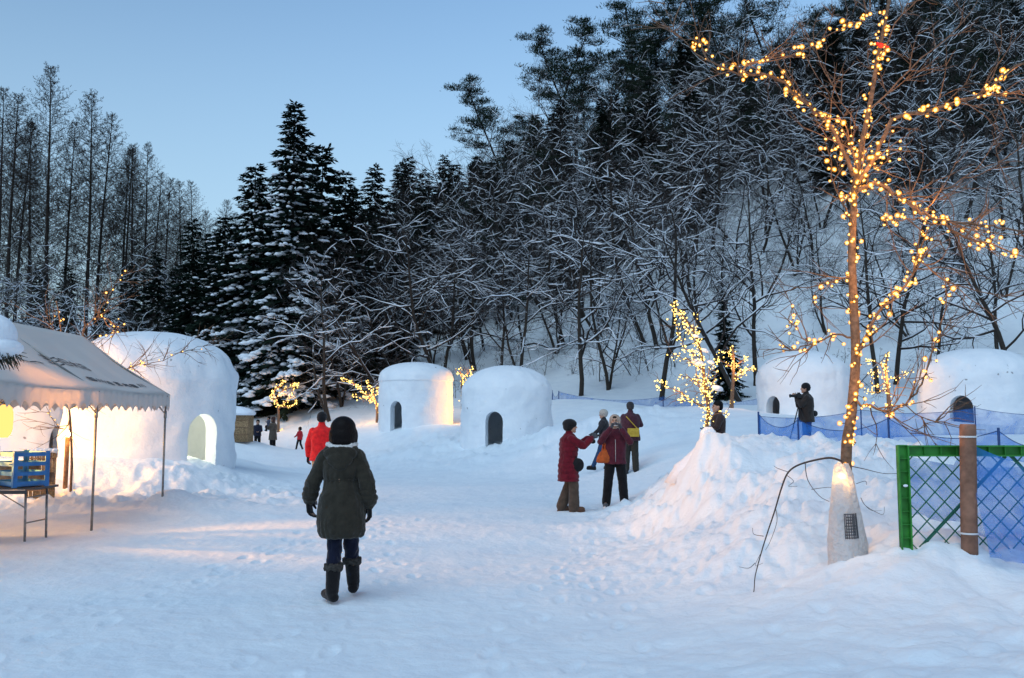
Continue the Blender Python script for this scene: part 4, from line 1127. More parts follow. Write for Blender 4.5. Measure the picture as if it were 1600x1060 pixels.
# --- larches on the left
LA = [(70, 74, 0, .97, 'tallest bare larch on the left skyline'), (132, 76, 1, .95, 'bare larch just right of the tallest larch, on the left skyline'), (8, 74, 1, .93, 'bare larch cut by the left edge of the picture')]
for px, Y, k, s_, lb in LA:
    x, y = spot(px, Y); plant_tree('larch_tree', lb, 'bare larches on the left', x, y, LARCH[k], s_, rt.uniform(0, 6), -.5)
for px, Y, k, s_ in ((40, 78, 2, .78), (95, 80, 2, .80), (147, 82, 0, .88), (182, 84, 1, .82), (205, 78, 0, .72), (222, 82, 2, .72), (250, 84, 1, .68), (283, 80, 0, .62),
                     (300, 88, 2, .62), (320, 84, 1, .57), (338, 90, 0, .6), (20, 84, 0, .85), (235, 90, 0, .72), (265, 76, 2, .5), (190, 92, 2, .8), (-10, 80, 2, .9),(362, 84, 2, .5)):
    x, y = spot(px, Y); plant_tree('larch_tree', 'thin bare larch on the left skyline, ' + ('left of the tallest larch' if px < 70 else 'between the two tallest larches' if px < 132 else 'just right of the two tallest' if px < 215 else 'low, above the largest hut' if px < 300 else 'beside the conifer clump'), 'bare larches on the left', x, y, LARCH[k], s_, rt.uniform(0, 6), -.5)
for (Y, step, a0, a1) in ((66, 100, 700, 1000), (70, 62, 720, 1650), (76, 58, 700, 1650), (82, 54, 700, 1640), (88, 50, 680, 1640)):
    px = a0
    while px < a1:
        q = px + rt.uniform(-.4, .4) * step; YY = Y + rt.uniform(-2, 2) - max(0, (q - 1250) / 350 * 9)
        x, y = spot(q, YY); k = rt.randrange(5)
        if k < 3: plant_tree('spruce_tree', 'dark conifer %s %s' % (level(Y), zone(q)), 'dark conifers on the wooded slope', x, y, SPR[rt.choice((1, 2, 3))], rt.uniform(.65, .95), rt.uniform(0, 6), -.3)
        else: plant_tree('pine_tree', 'dark pine %s %s' % (level(Y), zone(q)), 'dark pines on the wooded slope', x, y, PINE[2], rt.uniform(.7, .9), rt.uniform(0, 6), -1.5)
        px += step * rt.uniform(.8, 1.2)
# --- front bare trees at the foot of the slope
def downhill(x, y):
    e = 1.0; return math.atan2(-(gz(x, y + e) - gz(x, y - e)), -(gz(x + e, y) - gz(x - e, y)))
FB = [(520, 46, 1, .80, 'snow-crusted bare tree with spreading limbs in front of the conifers'), (533, 49, 3, .78, 'slender crooked bare tree left of the rimmed hut'),
      (612, 50, 5, .85, 'bare tree leaning left above the rimmed hut'), (700, 52, 4, .85, 'bare tree with several leaning stems between the rimmed and middle huts'),
      (745, 56, 1, .95, 'double-stemmed bare tree rising behind the middle hut'), (905, 47, 0, .83, 'pale leaning tree right of the middle hut, bent to the left'),
      (948, 48, 3, .95, 'bare tree with close dark stems behind the group of four people'), (1012, 56, 4, 1.05, 'thick snowy tree leaning far left on the slope, above the people'),
      (1030, 44, 2, .85, 'straight dark trunk just left of the tree wrapped in small lights'), (1165, 42, 0, .85, 'bare leaning tree left of the photographer hut'),
      (1180, 46, 6, .88, 'upright dark tree behind the far light-wrapped post tree'), (1372, 42, 6, .80, 'dark pair of trunks behind the small yellow lit tree'), (1395, 44, 4, .78, 'tree bending left over the gap between the two right huts'),
      (1590, 40, 2, .85, 'bare tree at the right edge behind the last hut'), (640, 58, 6, .8, 'slim bare tree rising straight behind the rimmed hut')]
for px, Y, k, s_, lb in FB:
    x, y = spot(px, Y); az = downhill(x, y) if Y > 43 else PI
    plant_tree('bare_tree', lb, 'leafless snowy trees at the foot of the slope', x, y, BARE[k], s_, az + rt.uniform(-.5, .5), -.1)
# --- the wood on the slope
cnt = 0
rows = [(55, 62, 600, 1640), (60, 50, 560, 1650), (65, 50, 620, 1650), (70, 46, 640, 1650), (75, 44, 680, 1650), (80, 46, 680, 1650), (86, 46, 660, 1650), (92, 44, 640, 1650)]
for (Y, step, a0, a1) in rows:
    px = a0
    while px < a1:
        q = px + rt.uniform(-.4, .4) * step; YY = Y + rt.uniform(-2.4, 2.4)
        if q > 1250: YY -= (q - 1250) / 350 * 9
        x, y = spot(q, YY)
        k = rt.choice((0, 1, 2, 3, 4, 5, 6, 7)); s_ = rt.uniform(.72, 1.08)
        if Y < 62: s_ *= .88
        az = downhill(x, y) + rt.gauss(0, .75)
        plant_tree('bare_tree', 'leafless snow-dusted tree %s %s' % (level(Y), zone(q)), 'leafless trees of the hillside wood', x, y, BARE[k], s_, az, -.2)
        cnt += 1; px += step * rt.uniform(.75, 1.25) * (1.1 if px > 1150 and Y < 72 else 1)
# --- left brush in front of larches
for px, Y, k, s_ in ((215, 56, 5, .92), (60, 52, 3, .8), (120, 58, 1, .8), (20, 50, 5, .7), (175, 62, 0, .8), (260, 60, 3, .9), (95, 64, 2, .8), (300, 66, 1, .9), (40, 62, 4, .8), (150, 52, 7, .6), (5, 60, 2, .8), (230, 70, 6, .8), (80, 56, 7, .7),
                     (135, 70, 5, .9), (190, 56, 3, .65), (330, 70, 6, .7), (-15, 56, 1, .9), (50, 68, 6, .8), (110, 50, 3, .5), (280, 70, 0, .8)):
    x, y = spot(px, Y); plant_tree('bare_tree', 'tangled leafless tree below the larches, ' + ('behind the tent ridge' if px < 110 else 'over the right end of the tent' if px < 200 else 'over the largest hut'), 'tangled leafless trees under the larches', x, y, BARE[k], s_, rt.uniform(0, 6), -.2)
# --- small scrub on the open slope
for i in range(42):
    q = rt.uniform(620, 1640); YY = rt.uniform(46, 60) - (8 if q > 1250 else 0)
    x, y = spot(q, YY)
    plant_tree('sapling', 'leafless sapling poking out of the snow ' + zone(q), 'saplings on the open slope', x, y, rt.choice(SAPL), rt.uniform(.35, .8), rt.uniform(0, 6), -.1, cat='sapling')
x, y = spot(1135, 43)
plant_tree('spruce_tree', 'small dark spruce behind the light-wrapped tree, half covered by leaning trunks', None, x, y, SPR[2], .36, 1, -.2)
# ------------------------------------------------------------------ trees hung with bulbs
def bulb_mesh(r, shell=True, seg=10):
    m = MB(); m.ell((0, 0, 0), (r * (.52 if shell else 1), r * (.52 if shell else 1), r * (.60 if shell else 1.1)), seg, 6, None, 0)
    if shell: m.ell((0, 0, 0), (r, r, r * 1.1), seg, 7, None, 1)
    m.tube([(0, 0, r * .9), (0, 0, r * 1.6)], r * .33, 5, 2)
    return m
core = emit_mat('bulb_core', (1.0, .66, .19), 2.2)
core_y = emit_mat('small_bulb_core', (1.0, .62, .15), 1.8)
for m_ in (core, core_y): m_.cycles.emission_sampling = 'NONE'
shellm = bpy.data.materials.new('bulb_glare_shell'); shellm.use_nodes = True
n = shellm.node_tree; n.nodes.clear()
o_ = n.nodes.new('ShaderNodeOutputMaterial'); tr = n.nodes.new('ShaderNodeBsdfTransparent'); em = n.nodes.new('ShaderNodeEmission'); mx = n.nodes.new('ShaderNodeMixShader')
em.inputs[0].default_value = (1, .36, .04, 1); em.inputs[1].default_value = .8; mx.inputs[0].default_value = .36  # orange glare round each bulb, painted as a see-through glowing shell
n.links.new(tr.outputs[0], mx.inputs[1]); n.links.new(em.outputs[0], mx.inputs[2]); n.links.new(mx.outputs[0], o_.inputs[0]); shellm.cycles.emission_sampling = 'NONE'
BULB = {}
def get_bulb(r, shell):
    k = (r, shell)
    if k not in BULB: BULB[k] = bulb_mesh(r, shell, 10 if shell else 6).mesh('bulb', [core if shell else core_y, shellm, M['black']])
    return BULB[k]

def smooth_line(pts, n):
    """Catmull-Rom through pts, n points per span"""
    P = [pts[0]] + list(pts) + [pts[-1]]; out_ = []
    for i in range(1, len(P) - 2):
        for k in range(n):
            t = k / n; a, b, c, d = P[i - 1], P[i], P[i + 1], P[i + 2]
            out_.append(.5 * ((2 * b) + (c - a) * t + (2 * a - 5 * b + 4 * c - d) * t * t + (3 * b - a - 3 * c + d) * t ** 3))
    out_.append(P[-2]); return out_

def lit_tree(label, slabel, Y, trunk, branches, bulb_r, nbulbs, shell, seed, tw=1.0, r0=.05, glow=0, glows=(), bark='twigbark', group='trees hung with warm bulbs', trunk_lit=.3, twigs=1.0, name='lit_tree'):
    rnd = random.Random(seed)
    base = at(*trunk[0], Y); zg = min(base.z, gz(base.x, base.y))
    o = Vector((base.x, base.y, zg))
    t = thing(name, label, 'tree', o, 0, group)
    P = [at(px, py, Y + .02 * i) for i, (px, py) in enumerate(trunk)]; P = [Vector((base.x, base.y, zg - .3))] + P
    P = smooth_line(P, 4); n_ = len(P)
    m = MB(); m.tube([p - o for p in P], [r0 * (1 - .75 * i / n_) for i in range(n_)], 10); m.build('trunk', M[bark], t)
    lit = [(P, trunk_lit)]; TW = TB()
    for bi, (pts, r, dens, dy) in enumerate(branches):
        k = len(pts); B = [at(px, py, Y + .3 * rnd.uniform(-.05, .05) * 0 + dy * i / (k - 1)) for i, (px, py) in enumerate(pts)]
        B = smooth_line(B, 4); nb = len(B)
        for i in range(1, nb - 1): B[i] = B[i] + Vector((rnd.gauss(0, 1), rnd.gauss(0, 1), rnd.gauss(0, 1))) * .008 * Y / 8
        m = MB(); m.tube([p - o for p in B], [r * (1 - .7 * i / nb) for i in range(nb)], 7); m.build('branch', M[bark], t)
        lit.append((B, dens))
        L = sum((B[i + 1] - B[i]).length for i in range(nb - 1))
        for c in range(int(L * 7 * twigs)):
            i = rnd.randrange(1, nb - 1); d = (B[i + 1] - B[i]).normalized()
            p1 = wander(rnd, B[i] - o, side_dir(rnd, d, R(rnd.uniform(25, 65))), rnd.uniform(.25, .9) * tw, 6, .14, 0, .03)
            TW.tube(p1, [.007 * tw ** .5 * (1 - .75 * q / 6) for q in range(7)], 4)
            for e in range(3):
                q = rnd.randrange(1, 5); d2 = (p1[q + 1] - p1[q]).normalized()
                p2 = wander(rnd, p1[q], side_dir(rnd, d2, R(rnd.uniform(25, 60))), rnd.uniform(.12, .4) * tw, 4, .16); TW.tube(p2, [.0045 * tw ** .5, .004 * tw ** .5, .003, .0025, .0015], 3)
    if TW.v: tag(link('twigs', TW.mesh('twigs', M[bark]), t), kind='stuff')
    # the string of bulbs is a thing of its own, hung on the tree
    s_ = thing('string_lights', slabel, 'string lights', o, 0, 'strings of warm bulbs wound on trees')
    tot = [(max(d, 0) * sum((B[i + 1] - B[i]).length for i in range(len(B) - 1))) for B, d in lit]; S_ = sum(tot)
    me = get_bulb(bulb_r, shell); W_ = TB(); allp = []; items = []
    for (B, d), w in zip(lit, tot):
        c = round(nbulbs * w / S_); prev = None
        seq = sorted(rnd.random() for _ in range(c))
        wire = []
        for q, f in enumerate(seq):
            x = f * (len(B) - 1); i = min(int(x), len(B) - 2); p = B[i].lerp(B[i + 1], x - i)
            ax = (B[i + 1] - B[i]).normalized(); sd = side_dir(rnd, ax, R(90)); off = (.02 if shell else .02) + abs(rnd.gauss(0, .035)) * (Y / 8) ** .35
            p = p + sd * off
            
            if Y < 10:                                       # the photograph stops at its frame, and so does the string
                u_ = 800 + 1400 * p.x / p.y; v_ = 656 - 1400 * (p.z - 1.6) / p.y
                if u_ < 1000 or u_ > 1602 or v_ < -4: continue
            items.append((p - o, rnd.uniform(.55, 1.0) if rnd.random() < .75 else rnd.uniform(1.0, 1.35)))
            wire.append(p - o); allp.append(p)
        if len(wire) > 2: W_.tube(wire, [.0035] * len(wire), 3)
    rnd.shuffle(items)
    for q, k in items[:299]:
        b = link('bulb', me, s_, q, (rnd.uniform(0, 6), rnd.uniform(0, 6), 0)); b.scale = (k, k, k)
    if len(items) > 299:
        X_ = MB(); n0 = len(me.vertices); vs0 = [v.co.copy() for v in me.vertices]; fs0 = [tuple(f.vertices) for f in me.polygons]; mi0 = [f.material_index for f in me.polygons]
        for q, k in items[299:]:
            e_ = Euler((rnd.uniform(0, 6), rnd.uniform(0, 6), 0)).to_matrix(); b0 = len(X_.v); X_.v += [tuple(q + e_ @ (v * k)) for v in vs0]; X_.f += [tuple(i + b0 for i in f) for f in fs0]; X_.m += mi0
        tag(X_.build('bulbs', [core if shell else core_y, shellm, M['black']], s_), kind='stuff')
    if W_.v: link('wire', W_.mesh('wire', M['black'], False), s_)
    for (gx, gy, e) in glows:
        p = at(gx, gy, Y) + Vector((0, -.22, 0)); lamp('bulb_string_light', p, e, (1, .46, .13), .12)
    return t

# --- the big tree at the right
trunk = [(1322, 720), (1330, 650), (1337, 560), (1334, 480), (1331, 400), (1333, 340), (1336, 290), (1346, 230), (1358, 170), (1370, 100), (1384, 30), (1396, -40)]
BR = [([(1334, 275), (1312, 225), (1290, 190), (1256, 160), (1230, 135), (1200, 118), (1155, 115), (1108, 96), (1090, 60)], 0.0218, 1.15, .5),
      ([(1160, 118), (1168, 100), (1200, 94), (1226, 88), (1262, 76), (1292, 58), (1320, 42), (1347, 32), (1362, 8)], 0.0094, .8, .1),
      ([(1340, 290), (1368, 240), (1395, 188), (1440, 176), (1480, 165), (1530, 148), (1562, 125), (1600, 98), (1650, 70)], 0.0234, 1.1, -.5),
      ([(1528, 150), (1565, 150), (1610, 158), (1650, 165)], 0.0094, .35, .2),
      ([(1336, 300), (1375, 288), (1402, 306), (1440, 332), (1470, 344), (1530, 352), (1572, 358), (1640, 372)], 0.0203, .85, -.4),
      ([(1470, 344), (1508, 372), (1550, 382), (1600, 402), (1650, 410)], 0.0109, .9, -.2),
      ([(1378, 345), (1410, 344), (1440, 340)], 0.0078, 1.2, .1),
      ([(1337, 556), (1352, 530), (1372, 488), (1408, 455), (1430, 420), (1440, 385), (1455, 352)], 0.0172, 1.5, .2),
      ([(1333, 626), (1350, 634), (1390, 642), (1420, 626), (1440, 600), (1450, 565), (1466, 525), (1478, 480), (1475, 425)], 0.0125, .62, -.25),
      ([(1332, 528), (1300, 524), (1270, 536), (1240, 546), (1218, 540)], 0.0109, .7, .3),
      ([(1262, 538), (1244, 515), (1232, 500), (1240, 478)], 0.0062, .9, .1),
      ([(1333, 430), (1305, 440), (1275, 460), (1268, 480)], 0.0062, .5, -.1),
      ([(1333, 350), (1318, 320), (1302, 285), (1298, 250), (1290, 215)], 0.0109, .5, .3),
      ([(1340, 265), (1330, 235), (1325, 205), (1310, 180)], 0.0094, .9, -.2),
      ([(1345, 240), (1372, 262), (1395, 240), (1412, 225)], 0.0078, .8, .2),
      ([(1410, 630), (1440, 652), (1490, 668), (1540, 672)], 0.0055, 0.05, -.2),
      ([(1440, 410), (1480, 440), (1540, 458), (1600, 462)], 0.0078, .02, -.3),
      ([(1108, 96), (1080, 78), (1050, 40), (1035, 0)], 0.0062, 0.0, .2),
      ([(1338, 200), (1290, 110), (1262, 60)], 0.0062, 0.0, .4), ([(1374, 90), (1410, 20), (1440, -30)], 0.0078, .3, -.2),
      ([(1360, 170), (1420, 110), (1500, 40), (1540, -20)], 0.0094, 0.0, .4), ([(1410, 310), (1470, 300), (1540, 260), (1620, 250)], 0.0078, 0.0, .5)]
lit_tree('tall bare young tree at the right, wound with large warm bulbs', 'string of large warm bulbs wound over the tall tree at the right', 8.3,
         trunk, BR, .0200, 700, True, 5, r0=.054, trunk_lit=1.1, tw=.9,
         glows=((1300, 205, 3), (1180, 110, 2), (1352, 262, 3), (1345, 360, 3), (1325, 440, 2), (1470, 165, 3), (1570, 125, 2), (1440, 325, 2.5), (1560, 365, 2.5), (1415, 455, 2.5), (1375, 610, 1.5), (1320, 600, 1.2), (1250, 530, 1), (1376, 90, 1.5)))
# bare lower limb hanging over the bank
P0 = [(1318, 722), (1300, 716), (1280, 718), (1250, 726), (1232, 738), (1222, 760), (1210, 800), (1200, 830), (1190, 862), (1180, 900), (1176, 930), (1155, 948)]
LB = [([(1300, 716), (1322, 726), (1306, 738)], .006), ([(1258, 722), (1262, 750), (1280, 775), (1296, 784)], .004), ([(1232, 738), (1215, 732), (1209, 728)], .003), ([(1228, 742), (1240, 752), (1232, 760), (1246, 760)], .003),
      ([(1188, 866), (1180, 884), (1192, 880)], .002), ([(1212, 795), (1214, 815), (1204, 845), (1196, 860)], .003), ([(1193, 838), (1178, 835), (1176, 825)], .003), ([(1180, 880), (1170, 888), (1155, 886)], .003), ([(1268, 765), (1290, 762), (1300, 762)], .003),
      ([(1326, 728), (1350, 733), (1380, 740), (1404, 740)], .004), ([(1345, 778), (1352, 790), (1368, 800), (1380, 804), (1382, 792)], .003), ([(1338, 756), (1352, 752), (1354, 758)], .003), ([(1352, 790), (1362, 798), (1378, 798)], .002)]
tb = bpy.data.objects['lit_tree']
def curveline(pts, r0_, r1_, dy=-.35):
    B = [at(px, py, 8.3 + dy * i / (len(pts) - 1)) - tb.location for i, (px, py) in enumerate(pts)]; B = smooth_line(B, 4)
    m = MB(); m.tube(B, [r0_ + (r1_ - r0_) * i / len(B) for i in range(len(B))], 5); return m
M['graybark'] = mat('grey_twig_bark', (.06, .045, .04), .8)
curveline(P0, .011, .003).build('lower_branch', M['graybark'], tb)
for q, r in LB: curveline(q, r * 1.1, r * .5, -.12).build('twig', M['graybark'], tb)
# small red ornament high in the tree
p = at(1376, 71, 8.2); m = MB(); m.ell((0, 0, 0), (.035, .02, .024), 10, 7, (0, .3, 0)); m.ell((-.032, 0, .018), (.016, .014, .014), 8, 6); m.add([(.02, -.012, 0), (.075, -.02, -.02), (.07, .02, -.02), (.02, .012, .01)], [(0, 1, 2, 3)])
tag(m.build('ornament', mat('red_felt', (.65, .03, .02), .8), None, True, p), 'small red ornament perched high on the tall bulb-wound tree', 'ornament')

# --- smaller lit trees
lit_tree('snow-footed tree closely wound with tiny bulbs on top of the snow berm', 'dense string of tiny bulbs on the tree on top of the berm', 13.9,
         [(1104, 672), (1107, 640), (1101, 600), (1097, 560), (1086, 522), (1066, 492), (1048, 472)],
         [([(1099, 578), (1075, 562), (1048, 556)], .012, 1.2, .2), ([(1105, 640), (1080, 625), (1060, 612), (1040, 604), (1026, 600)], .012, 1.1, -.3), ([(1104, 612), (1116, 592), (1122, 576)], .01, .9, .1), ([(1107, 652), (1124, 647), (1137, 650)], .01, 1.2, -.1),
          ([(1088, 530), (1085, 508), (1094, 480)], .009, .5, .1), ([(1101, 602), (1080, 592), (1062, 585)], .01, 1.5, .2), ([(1096, 560), (1072, 545), (1060, 520), (1057, 500)], .01, 1.2, -.2), ([(1101, 600), (1112, 570), (1120, 566)], .009, 1, .1),
          ([(1092, 545), (1078, 520), (1066, 500), (1052, 478)], .008, 1.3, .2), ([(1103, 625), (1092, 600), (1085, 570), (1080, 545)], .01, 1.8, -.1), ([(1104, 640), (1110, 620), (1106, 600), (1098, 590)], .008, 1.6, .1), ([(1100, 632), (1078, 630), (1062, 622)], .007, 1.2, .1)],
         .0115, 520, False, 6, r0=.036, trunk_lit=1.6, tw=.55, twigs=.5, glows=((1095, 590, 2.5), (1080, 530, 1.6), (1060, 610, 1.5)))
lit_tree('slim post-like tree wound with tiny bulbs, standing left of the photographer hut', 'string of tiny bulbs on the slim tree left of the photographer hut', 33,
         [(1143, 638), (1145, 600), (1146, 560), (1144, 540)],
         [([(1145, 592), (1160, 580), (1180, 575)], .02, 1.3, .2), ([(1145, 576), (1130, 566), (1121, 560)], .02, .7, 0), ([(1146, 572), (1160, 562), (1171, 556)], .02, .9, 0), ([(1145, 558), (1132, 548), (1121, 549)], .02, 1, 0), ([(1145, 596), (1165, 582), (1178, 578)], .02, 1, -.2)],
         .022, 170, False, 7, r0=.10, trunk_lit=.8, tw=.8, twigs=.5, glows=((1150, 570, 16),))
lit_tree('small tree outlined with yellow bulbs between the two right-hand huts', 'string of yellow bulbs on the small tree between the right-hand huts', 31,
         [(1389, 634), (1387, 605), (1384, 575), (1388, 550)],
         [([(1387, 606), (1370, 614), (1349, 610)], .02, 1.2, .2), ([(1386, 600), (1364, 600), (1360, 585), (1364, 582)], .02, 1, 0), ([(1388, 594), (1408, 586), (1424, 579)], .02, 1.1, 0), ([(1384, 578), (1366, 566), (1352, 563)], .02, 1.1, 0), ([(1384, 572), (1376, 566), (1388, 552)], .02, 1.1, -.2), ([(1386, 600), (1378, 585), (1374, 575)], .015, 1, .1)],
         .020, 200, False, 8, r0=.09, trunk_lit=1.3, tw=.8, twigs=.5, glows=((1385, 590, 16),))
lit_tree('lit sapling showing between the rimmed hut and the middle hut', 'string of bulbs on the sapling between the rimmed and middle huts', 46,
         [(722, 625), (721, 605), (722, 590), (716, 575)], [([(722, 592), (732, 582), (738, 572)], .03, 1.2, 0), ([(721, 604), (732, 594), (738, 583)], .03, 1.2, .2), ([(720, 585), (712, 578)], .02, 1, 0)], .028, 90, False, 9, r0=.06, trunk_lit=.7, tw=1, twigs=.5, glows=((726, 585, 14),))
lit_tree('leaning tree outlined with bulbs just left of the rimmed hut', 'string of bulbs on the leaning tree left of the rimmed hut', 43.5,
         [(589, 661), (589, 638), (584, 619), (579, 606), (573, 594)], [([(585, 628), (570, 616), (559, 605), (546, 597), (534, 590)], .03, 1.3, .2), ([(580, 626), (568, 621), (550, 618)], .03, 1.2, -.2), ([(584, 620), (590, 612), (590, 604)], .02, .8, 0)],
         .027, 190, False, 10, r0=.08, trunk_lit=1.2, tw=1, twigs=.5, glows=((582, 625, 22), (550, 602, 14)))
lit_tree('forked tree outlined with bulbs behind the family at the left', 'string of bulbs on the forked tree behind the family', 45.5,
         [(435, 664), (435, 642), (432, 628), (425, 620), (431, 608), (440, 602), (444, 595)], [([(436, 638), (445, 630), (455, 617), (460, 605), (467, 601)], .03, 1.3, .2), ([(440, 636), (452, 635), (461, 630), (464, 622)], .03, 1.2, -.2), ([(430, 625), (438, 612), (455, 604), (463, 601)], .02, 1.2, .2), ([(433, 630), (424, 622), (424, 612)], .02, 1, 0)],
         .027, 190, False, 11, r0=.08, trunk_lit=1.2, tw=1, twigs=.5, glows=((445, 615, 26),))
lit_tree('bare tree behind the tent with a few bulbs showing above the canvas', 'sparse string of bulbs above the tent roof at the left', 17.8,
         [(112, 726), (110, 660), (104, 610), (98, 550), (93, 500), (88, 470)],
         [([(104, 606), (125, 560), (128, 515), (152, 494), (180, 440), (200, 420)], .014, .5, .2), ([(152, 494), (168, 500), (184, 510), (175, 522), (155, 530), (138, 540)], .008, 1.1, .1), ([(108, 640), (150, 606), (200, 576), (240, 566), (290, 548), (322, 540)], .012, .22, .3),
          ([(110, 655), (95, 672), (82, 655), (72, 635)], .010, .7, -.2), ([(98, 540), (86, 515), (70, 495)], .008, .05, .2), ([(200, 576), (215, 572), (232, 568)], .006, 2.6, .1)],
         .020, 62, True, 12, r0=.028, trunk_lit=.25, tw=1.2, glows=((95, 500, 3), (165, 505, 4), (215, 570, 2)))

# --- ice-coated sleeve round the foot of the big tree
icem = bpy.data.materials.new('translucent_ice'); icem.use_nodes = True
n = icem.node_tree; b_ = n.nodes['Principled BSDF']; b_.inputs['Base Color'].default_value = (.80, .82, .85, 1); b_.inputs['Roughness'].default_value = .35
b_.inputs['Subsurface Weight'].default_value = 0.0
tl = n.nodes.new('ShaderNodeBsdfTranslucent'); tl.inputs[0].default_value = (.9, .85, .8, 1); ms = n.nodes.new('ShaderNodeMixShader'); ms.inputs[0].default_value = .45
tc = n.nodes.new('ShaderNodeTexCoord'); no = n.nodes.new('ShaderNodeTexNoise'); no.inputs['Scale'].default_value = 26; no.inputs['Detail'].default_value = 6; bu = n.nodes.new('ShaderNodeBump'); bu.inputs['Distance'].default_value = .05
n.links.new(tc.outputs['Object'], no.inputs[0]); n.links.new(no.outputs[0], bu.inputs['Height']); n.links.new(bu.outputs[0], b_.inputs['Normal']); n.links.new(bu.outputs[0], tl.inputs['Normal'])
n.links.new(b_.outputs[0], ms.inputs[1]); n.links.new(tl.outputs[0], ms.inputs[2]); n.links.new(ms.outputs[0], n.nodes['Material Output'].inputs[0])
p = at(1320, 884, 8.0); top = at(1317, 722, 8.0)
ic = thing('ice_lantern', 'ice-crusted netting sleeve round the foot of the tall tree, its tip glowing orange', 'ice lantern', (p.x, p.y, p.z))
hh = top.z - p.z
m = MB(); kk = 40
prof = [(-.15, .16), (0, .15), (.12, .14), (.25, .13), (.4, .118), (.55, .10), (.68, .082), (.8, .070), (.9, .060), (.96, .045), (1.0, .01)]
vs = []; fs = []; rn = random.Random(2)
prof2 = []
for i in range(len(prof) - 1):
    for k in range(4):
        t_ = k / 4; prof2.append((prof[i][0] + (prof[i + 1][0] - prof[i][0]) * t_, prof[i][1] + (prof[i + 1][1] - prof[i][1]) * t_))
prof2.append(prof[-1])
for (f, r) in prof2:
    cx = -.02 * f * 1.0 + (.0)
    for j in range(kk):
        an = 2 * PI * j / kk; w = 1 + .09 * float(fbm(np.array([math.cos(an) * 2 + 5.]), np.array([math.sin(an) * 2 + f * 6]), 61, 3)[0]) * 2
        vs.append((cx + math.cos(an) * r * w, math.sin(an) * r * w * .9, f * hh))
for i in range(len(prof2) - 1):
    for j in range(kk): fs.append((i * kk + j, i * kk + (j + 1) % kk, (i + 1) * kk + (j + 1) % kk, (i + 1) * kk + j))
m.add(vs, fs); m.build('ice_shell', icem, ic)
# second, smaller lobe of frozen netting to the right
m = MB(); m.loft([(-.05, .11, .02, .11, .10), (.2 * hh, .11, .02, .095, .08), (.45 * hh, .095, .02, .075, .07), (.68 * hh, .075, .02, .06, .05), (.88 * hh, .06, .02, .045, .04), (.985 * hh, .045, .02, .02, .02)], 26, rip=lambda a, z: 1 + .10 * math.sin(3 * a + 9 * z) + .05 * math.sin(7 * a - 13 * z))
m.build('ice_lobe', icem, ic)
# netting that shows through where the ice is bare
m = MB()
for i in range(9):
    z_ = hh * (.28 + .028 * i) ; r = .130 - .045 * (z_ / hh) + .012
    if i < 9: m.tube([(math.cos(a) * r - .02 * z_ / hh + .0, math.sin(a) * r * .93, z_) for a in [R(-100 + 8 * k) for k in range(rn.choice((0, 1)), 9 - rn.choice((0, 0, 2, 4)))]], .0042, 4)
for k in range(9):
    a = R(-100 + 8 * k + 2 * math.sin(k * 5)); m.tube([(math.cos(a) * (.130 - .045 * f + .013) - .02 * f, math.sin(a) * (.130 - .045 * f + .013) * .93, hh * f) for f in (.27, .33, .39, .45, .51)], .0042, 4)
tag(m.build('netting', mat('grey_netting', (.10, .10, .11), .8), ic), kind='stuff')
m = MB(); m.ell((-.02, -.0, hh * .86), (.02, .02, .035)); m.build('lamp', emit_mat('ice_lamp', (1, .6, .2), 2.5), ic)
lamp('ice_lantern_light', p + Vector((-.02, -.045, hh * .86)), .28, (1, .50, .14), .02)
lamp('ice_lantern_light', p + Vector((.07, -.085, hh * .80)), .12, (1, .50, .14), .02)
# snow pedestal under the tree on the berm
p = at(1104, 712, 13.7); pt = at(1108, 668, 13.9)
m = MB(); hh2 = pt.z - p.z
m.loft([(-.4, 0, .0, .62, .5), (-.15, 0, .0, .42, .36), (.02, 0.02, 0, .27, .24), (hh2 * .3, .02, .05, .17, .16), (hh2 * .6, .03, .05, .13, .12), (hh2 * .85, .035, .05, .11, .10), (hh2 * 1.02, .04, .05, .05, .05)], 30, rip=lambda a, z: 1 + .12 * math.sin(3 * a + 8 * z) + .06 * math.sin(8 * a - 19 * z))
tag(m.build('snow_mound', M['fluff'], None, True, p), 'lumpy snow pedestal packed round the foot of the lit tree on the berm', 'snow mound')

for k, (px, py, r_) in enumerate(((1090, 567, .10), (1102, 548, .06), (1111, 566, .06), (1121, 607, .09), (1087, 525, .05))):
    p = at(px, py, 13.85); m = MB(); rn = random.Random(k)
    m.ell((0, 0, 0), (r_, r_ * .6, r_ * .5), 14, 9, (0, .25, 0), 0, .08, rn); m.ell((r_ * .5, 0, -r_ * .2), (r_ * .5, r_ * .4, r_ * .35), 12, 8, None, 0, .08, rn)
    tag(m.build('snow_clump', M['fluff'], None, True, p), ('largest clump of snow caught in the middle of the berm tree', 'small snow clump above the largest one in the berm tree', 'small snow clump right of the largest one in the berm tree', 'snow clump on the low right branch of the berm tree', 'tiny snow clump high in the berm tree')[k], 'snow clump', 'snow clumps caught in the lit tree')
